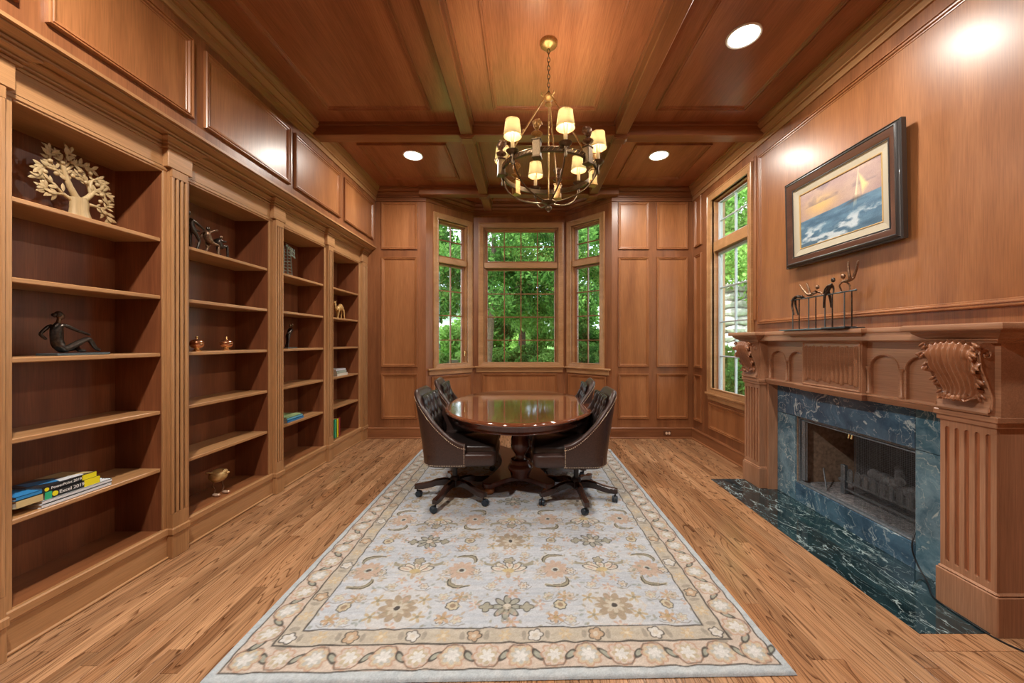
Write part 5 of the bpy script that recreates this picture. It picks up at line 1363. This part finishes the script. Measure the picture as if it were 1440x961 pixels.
J = dict(pel=(0, -.02, .105), ch=(0, -.055, .165), nk=(0, -.045, .19), sl=(.018, -.05, .17), el=(.02, -.01, .195), hl=(.01, .045, .215), sr=(-.018, -.06, .168), er=(-.02, -.075, .13), hr=(-.01, -.115, .10), hpl=(.014, -.01, .10), kl=(.016, .045, .095), fl=(.016, .04, .005), hpr=(-.014, -.02, .10), kr=(-.016, -.02, .055), fr=(-.016, -.06, .005))
o = figure('figure', J, BN, RF, BRZ2, g3); MB().ell((0, -.035, .205), (.012, .014, .015), 12, 10).obj('head', BRZ, o, smooth=60)
J = dict(pel=(0, .075, .095), ch=(0, .055, .14), nk=(0, .07, .158), sl=(.016, .06, .145), el=(.02, .09, .135), hl=(.01, .125, .15), sr=(-.016, .055, .145), er=(-.02, .03, .12), hr=(-.01, .01, .11), hpl=(.012, .085, .09), kl=(.014, .13, .115), fl=(.014, .135, .012), tl=(.014, .17, .006), hpr=(-.012, .07, .085), kr=(-.014, .08, .045), fr=(-.014, .11, .005))
o = figure('figure', J, BN+[('fl', 'tl')], RF, BRZ, g3); MB().ell((0, .085, .172), (.011, .013, .014), 12, 10).obj('head', BRZ2, o, smooth=60)
MB().tube([(0, -.165, .006), (.03, -.06, .006), (.0, .05, .006), (.02, .17, .006)], .005, 6).obj('base', BRZ, g3, smooth=60)
# ---- two lidded copper bowls
for k, (y, lab) in enumerate(((2.705, 'lidded copper bowl on its brass foot, left one of the pair'), (2.975, 'lidded copper bowl on its brass foot, right one of the pair'))):
    t = thing('lidded_copper_bowl', lab, 'bowl', (-2.40, y, 1.325), 0, 'lidded copper bowls on the middle shelf')
    MB().lathe([(0, 0), (.028, 0), (.030, .004), (.022, .010), (.014, .016), (.016, .024), (0, .026)], n=24).obj('foot', BRASS, t, smooth=50)
    MB().lathe([(.014, .022), (.030, .028), (.041, .042), (.044, .056), (.042, .063), (.044, .066), (.040, .068), (.0, .066)], n=32).obj('bowl', COPPER, t, smooth=50)
    MB().lathe([(.043, .067), (.040, .074), (.026, .084), (.012, .089), (0, .090)], n=32).obj('lid', COPPER, t, smooth=50)
    MB().lathe([(.008, .088), (.004, .094), (.009, .101), (.007, .110), (0, .113)], n=12).obj('knob', BRASS, t, smooth=60)
# ---- golden bird figure on the bottom of bay 2
gb = thing('golden_bird_figure', 'round golden bird figure on bent legs, on the bookcase bottom board', 'figurine', (-2.42, 2.92, .192), R(-20))
f = MB().ell((0, 0, .148), (.054, .064, .052), 20, 14); f.ell((.026, .026, .172), (.024, .026, .022), 14, 10); f.obj('body', GLDB, gb, smooth=60)
MB().ell((.046, .042, .164), (.010, .012, .008), 10, 8).obj('beak', GLDB, gb, smooth=60)
MB().ell((-.005, -.045, .180), (.022, .042, .007), 12, 8, Matrix.Rotation(R(-18), 3, 'X')).obj('tail', GLDB, gb, smooth=60)
for sy in (-1, 1):
    MB().tube([(0, sy*.028, .11), (-.01, sy*.034, .075), (.012, sy*.030, .045), (.0, sy*.028, .012)], .006, 8).obj('leg', BRZ2, gb, smooth=60)
    MB().ell((.028, sy*.034, .010), (.038, .016, .010), 12, 8).ell((.062, sy*.034, .014), (.010, .013, .011), 8, 6).obj('foot', simple('rosy_gold', (.72, .50, .36), .3, .5), gb, smooth=60)
# ---- ladder tower (bay 3, top shelf)
lt = thing('ladder_tower_sculpture', 'silvery green ladder tower with a comb-like flag, on the top shelf', 'sculpture', (-2.41, 3.77, 2.055))
MB().box(-.03, .03, -.06, .045, 0, .008, .002).obj('base', SLV, lt)
for (x, y) in ((-.02, -.045), (.02, -.045), (-.02, .03), (.02, .03)): MB().tube([(x, y, .006), (x*.8, -.03+(y+.03)*.45-.005, .31)], .0042, 6).obj('upright', SLV, lt, smooth=60)
for k in range(9):
    z = .03+k*.031; f_ = 1-.55*z/.31; y0_, y1_ = -.03-.015*f_-.005, -.03+.06*f_-.005; MB().tube([(-.018, y0_, z), (-.018, y1_, z)], .0035, 6).tube([(.018, y0_, z), (.018, y1_, z)], .0035, 6).tube([(-.018, y1_, z), (.018, y1_, z)], .003, 6).obj('rung', SLV, lt, smooth=60)
MB().tube([(0, -.045, .31), (0, .10, .265)], .006, 6).tube([(0, .0, .25), (0, .11, .215)], .005, 6).obj('boom', SLV, lt, smooth=60)
for k in range(6): MB().tube([(0, -.04+.026*k, .335-.007*k), (0, -.03+.026*k, .235-.004*k if k > 1 else .29)], .0036, 6).obj('comb_tooth', SLV, lt, smooth=60)
# ---- small leaning bronze (bay 3, middle)
sb = thing('leaning_couple_bronze', 'small slim bronze figure leaning on a pale blue slab, middle shelf', 'sculpture', (-2.42, 3.80, 1.325))
MB().box(-.035, .035, -.075, .075, 0, .012, .002).obj('base', STEEL, sb)
J = dict(pel=(0, -.025, .125), ch=(0, .02, .19), nk=(0, .035, .22), sl=(.02, .015, .2), el=(.022, -.03, .165), hl=(.012, -.06, .15), sr=(-.02, .03, .2), er=(-.022, .06, .17), hr=(-.012, .035, .13), hpl=(.01, -.028, .115), kl=(.012, -.035, .065), fl=(.012, -.045, .012), hpr=(-.01, -.02, .115), kr=(-.012, -.015, .07), fr=(-.012, -.04, .012))
o = figure('figure', J, BN, {'_': .008, 'pel': .018, 'ch': .02, 'nk': .008, 'hpl': .013, 'hpr': .013, 'hl': .006, 'hr': .006}, BRZ, sb); MB().ell((0, .045, .242), (.013, .014, .017), 12, 10).ell((0, .012, .236), (.011, .012, .014), 10, 8).obj('head', BRZ2, o, smooth=60)
# ---- camel (bay 4, second shelf)
cm = thing('camel_figurine', 'golden camel figurine standing on the second shelf, last bay', 'figurine', (-2.40, 4.80, 1.69))
def loft(secs, n=12):
    """secs: (y, z, halfwidth x, halfheight)"""
    b = MB(); vs = []
    for (y, z, w, h) in secs:
        for k in range(n): a = 2*PI*k/n; vs.append((w*math.cos(a), y, z+h*math.sin(a)))
    F = [(i*n+k, i*n+(k+1) % n, (i+1)*n+(k+1) % n, (i+1)*n+k) for i in range(len(secs)-1) for k in range(n)] + [tuple(range(n)), tuple((len(secs)-1)*n+k for k in range(n))]
    return b.add(vs, F)
b = loft([(-.075, .125, .012, .014), (-.06, .128, .022, .028), (-.03, .135, .027, .036), (0, .148, .028, .046), (.03, .150, .027, .044), (.06, .135, .024, .034), (.082, .130, .015, .022), (.09, .13, .004, .008)])
b.tube([(0, -.065, .125), (0, -.095, .115), (0, -.115, .135), (0, -.118, .175), (0, -.112, .195)], [.018, .016, .014, .011, .010], 10)
b.ell((0, -.128, .202), (.011, .024, .012), 12, 8, Matrix.Rotation(R(12), 3, 'X')); b.ell((.008, -.108, .214), (.003, .003, .008), 6, 5); b.ell((-.008, -.108, .214), (.003, .003, .008), 6, 5)
b.tube([(0, .088, .135), (0, .098, .10), (0, .095, .075)], [.005, .004, .006], 6)
for (x, y, dy, kn) in ((.016, -.055, -.018, .0), (-.016, -.045, .010, 0), (.017, .055, .035, .012), (-.017, .065, .005, .012)):
    b.tube([(x, y, .12), (x, y+dy*.3+kn, .075), (x, y+dy*.6, .055), (x, y+dy, .008)], [.015, .009, .008, .006], 8); b.ell((x, y+dy-.004, .006), (.008, .011, .006), 8, 6)
b.obj('body', CAML, cm, smooth=60)
# ---- books
def text_obj(s, size, m, parent, M, name='lettering'):
    cu = bpy.data.curves.new(name, 'FONT'); cu.body = s; cu.size = size; cu.extrude = .0002; cu.align_x = 'CENTER'; cu.align_y = 'CENTER'
    o = bpy.data.objects.new(name, cu); COL.objects.link(o); bpy.context.view_layer.update()
    me = bpy.data.meshes.new_from_object(o.evaluated_get(bpy.context.evaluated_depsgraph_get())); bpy.data.objects.remove(o)
    me.materials.append(m); q = bpy.data.objects.new(name, me); COL.objects.link(q); q.parent = parent; q.matrix_basis = M; return q
PAGE = simple('book_pages', (.70, .64, .54), .8, var=.15, bscale=300); INK = simple('white_ink', (.9, .9, .9), .6)
def C_(name, c, r=.35): return simple(name, c, r, coat=.2)
Ybk = C_('yellow_cover', (.80, .70, .02)); Kbk = C_('black_cover', (.02, .022, .025)); Gbk = C_('green_cover', (.03, .42, .20)); Bbk = C_('blue_cover', (.03, .22, .50)); Wbk = C_('white_cover', (.66, .67, .70)); Rbk = C_('red_cover', (.30, .02, .05)); LGb = C_('lime_cover', (.42, .62, .30)); LBb = C_('light_blue_cover', (.15, .48, .68)); TNb = C_('tan_cover', (.55, .42, .20)); CRb = C_('cream_cover', (.72, .70, .60)); SGb = C_('sage_cover', (.40, .46, .38))
SPINE = Matrix(((0, 0, 1, 0), (1, 0, 0, 0), (0, 1, 0, 0), (0, 0, 0, 1)))   # local x->+Y, y->+Z, faces +X
def book(loc, L, Dp, T, cov, label, group, rz=0, flat=True, name='book'):
    """flat: lies down, spine faces +X; L along Y, Dp back along -X, T up"""
    t = thing(name, label, 'book', loc, rz, group)
    MB().box(-Dp+.004, -.004, -L/2+.003, L/2-.003, .002, T-.002).obj('pages', PAGE, t)
    MB().box(-Dp, 0, -L/2, L/2, 0, .002).box(-Dp, 0, -L/2, L/2, T-.002, T).box(-.0025, .0, -L/2, L/2, 0, T).obj('cover', cov, t)
    return t
G1 = 'books lying on the lowest shelf of the nearest bay'
book((-2.325, 1.930, .592), .300, .225, .017, Wbk, 'white paperback with no lettering, bottom of the stack', G1)
t = book((-2.328, 1.935, .6095), .300, .22, .016, Wbk, 'white paperback second from the bottom, with wire rings at its end', G1)
b = MB()
for k in range(12): b.tube([(-.01-k*.016+.0*math.cos(a), .150+.008*math.cos(a), .008+.010*math.sin(a)) for a in [2*PI*q/10 for q in range(10)]], .0012, 5, closed=True)
b.obj('wire_binding', STEEL, t)
t = book((-2.335, 1.915, .626), .232, .19, .036, Kbk, 'thick black and yellow software manual with a green block, Excel 2019 on its spine', G1)
MB().box(0, .0012, .045, .116, 0, .036).obj('yellow_block', Ybk, t); MB().box(0, .0013, -.116, -.090, 0, .036).obj('green_block', Gbk, t)
MB().lathe([(0, 0), (.012, 0), (.012, .0012), (0, .0012)], n=18).obj('badge', Ybk, t).matrix_basis = Matrix.Translation((.0006, -.077, .018)) @ Matrix.Rotation(R(90), 4, 'Y')
text_obj('Excel 2019', .024, INK, t, Matrix.Translation((.0012, -.008, .018)) @ SPINE)
t = book((-2.338, 1.905, .6625), .232, .185, .026, Kbk, 'black and yellow software manual on top of the thick one, PowerPoint 2019 on its spine', G1, R(2))
MB().box(0, .0012, .050, .116, 0, .026).obj('yellow_block', Ybk, t)
MB().lathe([(0, 0), (.009, 0), (.009, .0012), (0, .0012)], n=18).obj('badge', Ybk, t).matrix_basis = Matrix.Translation((.0006, -.100, .013)) @ Matrix.Rotation(R(90), 4, 'Y')
text_obj('PowerPoint 2019', .0185, INK, t, Matrix.Translation((.0012, -.018, .013)) @ SPINE)
MB().prism([(-.17, -.08), (-.09, -.10), (-.03, -.02), (-.10, .01)], .0258, .0268).obj('cover_picture', Bbk, t); MB().prism([(-.18, .0), (-.06, .03), (-.01, .11), (-.17, .11)], .0258, .0266).obj('cover_picture', TNb, t)
MB().prism([(-.08, .0), (-.02, -.03), (-.015, .07), (-.05, .08)], .0260, .0270).obj('cover_picture', Wbk, t)
book((-2.335, 1.745, .6265), .095, .20, .036, TNb, 'thick tan paperback at the near end of the stack, under the small blue book', G1)
book((-2.335, 1.745, .663), .095, .20, .018, Bbk, 'small blue-covered book at the near end, on top of the tan one', G1)
G2 = 'books lying on the lowest shelf of the third bay'
book((-2.34, 3.78, .592), .27, .20, .022, Bbk, 'blue book at the bottom of the blue and lime stack', G2)
book((-2.345, 3.775, .6145), .26, .20, .020, LBb, 'light blue book in the middle of the blue and lime stack', G2)
book((-2.35, 3.76, .635), .24, .19, .014, LGb, 'lime green paperback on top of the two blue books', G2)
G3 = 'pale books stacked on the last bay shelf'
book((-2.345, 4.76, .958), .27, .19, .035, CRb, 'cream book at the bottom of the pale stack in the last bay', G3)
book((-2.35, 4.75, .9935), .25, .18, .030, SGb, 'sage green book in the middle of the pale stack in the last bay', G3)
book((-2.355, 4.74, 1.024), .24, .18, .022, Wbk, 'white book on top of the pale stack in the last bay', G3)
G4 = 'upright books on the bottom board of the last bay'
for k, (y, T, cov, lab) in enumerate(((4.545, .05, Gbk, 'upright green and black book on the bottom board of the last bay'), (4.60, .04, Ybk, 'upright pale yellow book between the green and the red one'), (4.645, .035, Rbk, 'upright dark red book standing right of the yellow one'))):
    t = thing('book', lab, 'book', (-2.36, y+.065, .192), 0, G4)
    MB().box(-.15, -.003, -T/2+.002, T/2-.002, .003, .225).obj('pages', PAGE, t)
    MB().box(-.155, 0, -T/2, -T/2+.002, 0, .23).box(-.155, 0, T/2-.002, T/2, 0, .23).box(-.003, 0, -T/2, T/2, 0, .23).obj('cover', cov, t)

# ============================================================ garden outside
def gz(x, y):
    t = max(0, min(1, (y-6.6)/5.2)); t = t*t*(3-2*t); k = max(0, min(1, (x-2.9)/2.5))
    return -.45+1.15*max(t, k*.55)+.02*math.sin(x*1.7+y)+max(0, y-12)*.02
struct(MB().grid(lambda u, v: (-40+80*u, 6.2+54*v**1.6, gz(-40+80*u, 6.2+54*v**1.6)), 90, 70).obj('ground', GRS, smooth=60))
struct(MB().grid(lambda u, v: (2.75+37*u, -12+18.4*v, gz(2.75+37*u, -12+18.4*v)), 40, 30).obj('ground', GRS, smooth=60))
def leaf_blob(seed, blobs, n, size, m, flat=.6):
    rg = np.random.RandomState(seed); per_ = n//len(blobs); vs = []; fs = []
    for (bx_, by_, bz_, rx, ry, rz_) in blobs:
        d = rg.normal(size=(per_, 3)); d /= np.linalg.norm(d, axis=1)[:, None]; rad = rg.rand(per_)**.45
        c = np.array([bx_, by_, bz_])+d*rad[:, None]*np.array([rx, ry, rz_])
        a = rg.normal(size=(per_, 3)); a /= np.linalg.norm(a, axis=1)[:, None]; b = np.cross(a, rg.normal(size=(per_, 3))); b /= np.linalg.norm(b, axis=1)[:, None]
        sz = size*(.6+.8*rg.rand(per_))[:, None]
        q = np.stack([c-a*sz, c+b*sz*.45, c+a*sz, c-b*sz*.45], 1).reshape(-1, 3); o = len(vs)
        vs += [tuple(p) for p in q]; fs += [(o+4*i, o+4*i+1, o+4*i+2, o+4*i+3) for i in range(per_)]
    me = bpy.data.meshes.new('crown'); me.from_pydata(vs, [], fs); me.update(); me.materials.append(m); return me
rg = random.Random(4)
def blobs(n, spread, h0, h1, r): return [(rg.uniform(-spread, spread), rg.uniform(-spread, spread), rg.uniform(h0, h1), r*rg.uniform(.7, 1.2), r*rg.uniform(.7, 1.2), r*rg.uniform(.5, .8)) for _ in range(n)]
crownA = leaf_blob(1, blobs(40, 1.5, 1.8, 7.5, .55), 21000, .064, LF1); crownB = leaf_blob(2, blobs(40, 1.4, 1.2, 6.5, .6), 17000, .07, LF2); shrub = leaf_blob(3, blobs(7, .45, .2, .65, .38), 5000, .05, LF2); shrubD = leaf_blob(5, blobs(7, .45, .2, .9, .38), 5000, .05, LF1)
def tree(x, y, cr_, s, label, twin=False, rz=0):
    t = thing('garden_tree', label, 'tree', (x, y, gz(x, y)-.05), rz, 'trees in the garden beyond the windows'); t.scale = (s, s, s)
    o = bpy.data.objects.new('crown', cr_); COL.objects.link(o); o.parent = t; o['kind'] = 'stuff'
    b = MB(); b.tube([(0, 0, 0), (.04, .02, 1.5), (-.05, 0, 3.5), (.05, 0, 6)], [.13, .10, .085, .03], 10)
    if twin: b.tube([(.2, .05, 0), (.32, 0, 1.5), (.4, 0, 3.5), (.35, 0, 5.5)], [.11, .09, .07, .03], 10)
    for k in range(6): a = k*1.1; z = 2+k*.6; b.tube([(0, 0, z), (.5*math.cos(a), .5*math.sin(a), z+.35), (1.1*math.cos(a), 1.1*math.sin(a), z+.5)], [.04, .025, .01], 6)
    b.obj('trunk', BARK, t, smooth=60)
tree(-1.25, 10.2, crownA, 1.0, 'dark green tree with twin trunks left of centre beyond the bay', True)
tree(1.05, 10.6, crownA, 1.02, 'dark green tree right of centre beyond the bay', rz=2)
tree(-.1, 13.5, crownB, 1.1, 'bright green tree seen in the middle of the bay window', rz=1)
tree(2.9, 12.5, crownB, 1.1, 'bright tree seen through the right side of the bay', rz=3)
tree(-3.6, 11.5, crownA, 1.1, 'dark tree seen through the left side pane of the bay', rz=4)
tree(-5.8, 17, crownB, 1.5, 'tall bright tree far back at the left of the garden', rz=5)
tree(5.6, 17, crownA, 1.5, 'tall dark tree far back at the right of the garden', rz=.5)
tree(2.2, 20, crownB, 1.5, 'pale green tree at the back of the garden, right of centre', rz=2.2)
tree(-2.6, 19, crownA, 1.4, 'dark tree at the back of the garden, left of centre', rz=2.9)
tree(7.5, 12.0, crownA, 1.2, 'dark tree beyond the stone wall, seen through the side window', rz=1.9)
tree(6.2, 10.2, crownB, 1.0, 'bright tree behind the stone wall, seen through the side window', rz=3.1)
ordn = ['leftmost', 'second', 'third', 'fourth', 'fifth', 'sixth', 'seventh', 'eighth', 'ninth', 'tenth', 'eleventh', 'twelfth']
sp_ = sorted([(-2.6, 11.0), (-1.9, 12.0), (-.75, 11.6), (-.1, 12.4), (.55, 11.3), (1.75, 11.5), (2.5, 12.2), (-3.4, 12.4), (3.4, 11.4), (-1.4, 11.0), (1.2, 12.5), (.15, 11.2)])
for k, (x, y) in enumerate(sp_):
    t = bpy.data.objects.new('shrub', shrub if k % 3 else shrubD); COL.objects.link(t); t.location = (x, y, gz(x, y)-.05); t.rotation_euler = (0, 0, k*1.3); t.scale = (.8, .8, .62)
    tag(t, ('leftmost' if k == 0 else ordn[k]+' from the left')+' of the low leafy shrubs seen through the bay windows', 'shrub', 'low shrubs in the garden bed outside the bay')
for k, (x, y) in enumerate(((3.35, 6.0), (3.75, 6.75), (4.15, 7.4), (4.6, 8.0))):
    t = bpy.data.objects.new('shrub', shrub if k % 2 else shrubD); COL.objects.link(t); t.location = (x, y, gz(x, y)-.05); t.rotation_euler = (0, 0, k*1.3); t.scale = (1.0, 1.0, 1.25)
    tag(t, ('nearest', 'second nearest', 'third nearest', 'farthest')[k]+' leafy shrub in front of the stone wall outside the side window', 'shrub', 'shrubs in front of the stone wall')
sw2 = thing('stone_wall', 'grey dry-stone retaining wall outside the side window', 'wall', (6.0, 9.6, -.2), R(-35))
rs = random.Random(8); stones = []
for k in range(6):
    o = MB().ell((0, 0, 0), (.27+.05*(k % 3), .20, .13+.02*(k % 2)), 10, 6).obj('stone', STN, sw2, smooth=30)
    for v_ in o.data.vertices: v_.co *= 1+rs.uniform(-.12, .12)
    stones.append(o)
first = set()
for r_ in range(14):
    for c_ in range(7):
        k = (r_*7+c_*5) % 6; o = stones[k]
        if k in first: o = o.copy(); COL.objects.link(o); o.parent = sw2
        first.add(k); o.location = ((c_-3)*.47+(.23 if r_ % 2 else 0), rs.uniform(-.05, .05)+r_*.02, .12+r_*.225); o.rotation_euler = (0, 0, rs.uniform(-.2, .2))
for k, (x, y) in enumerate(((-2.3, 10.2), (-1.1, 10.3), (-.45, 10.5), (.2, 10.25), (.9, 10.45), (1.8, 10.2))):
    tag(MB().ell((0, 0, .06), (.20, .15, .11), 8, 6).obj('garden_rock', STN, smooth=25, loc=(x, y, gz(x, y))), ('leftmost' if k == 0 else ordn[k]+' from the left')+' of the grey rocks edging the garden bed outside', 'rock', 'rocks edging the garden bed')
struct(MB().grid(lambda u, v: (-4+8*u, 9.6+3.4*v, gz(-4+8*u, 9.6+3.4*v)+.015), 20, 12).obj('garden_bed', MULCH, smooth=60))
for k, (x, y, sc) in enumerate(((-5.0, 16, 2.2), (-2.6, 15.2, 1.9), (-.9, 17.5, 2.2), (.75, 15.6, 1.8), (2.6, 17, 2.1), (4.6, 15.5, 2.2))):
    t = bpy.data.objects.new('bush', shrub if k % 2 else shrubD); COL.objects.link(t); t.location = (x, y, gz(x, y)-.05); t.rotation_euler = (0, 0, k*2.1); t.scale = (sc, sc, sc*1.0)
    tag(t, ('leftmost' if k == 0 else ordn[k]+' from the left')+' of the large rounded bushes behind the tree trunks', 'bush', 'large bushes behind the tree trunks')
hs = thing('neighbouring_house', 'pale distant house glimpsed between the tree trunks', 'building', (-3, 34, 1.0))
MB().box(-9, 9, 0, 6, 0, 3.4).obj('wall', PALE, hs); MB().prism([(-9.5, -.5), (9.5, -.5), (9.5, 6.5), (-9.5, 6.5)], 3.4, 3.7).obj('roof', ROOF, hs)
for x in (-6, -2, 2, 6): MB().box(x-.6, x+.6, -.05, .02, 1, 2.4).obj('window', BLK, hs)
print('planks', cnt)
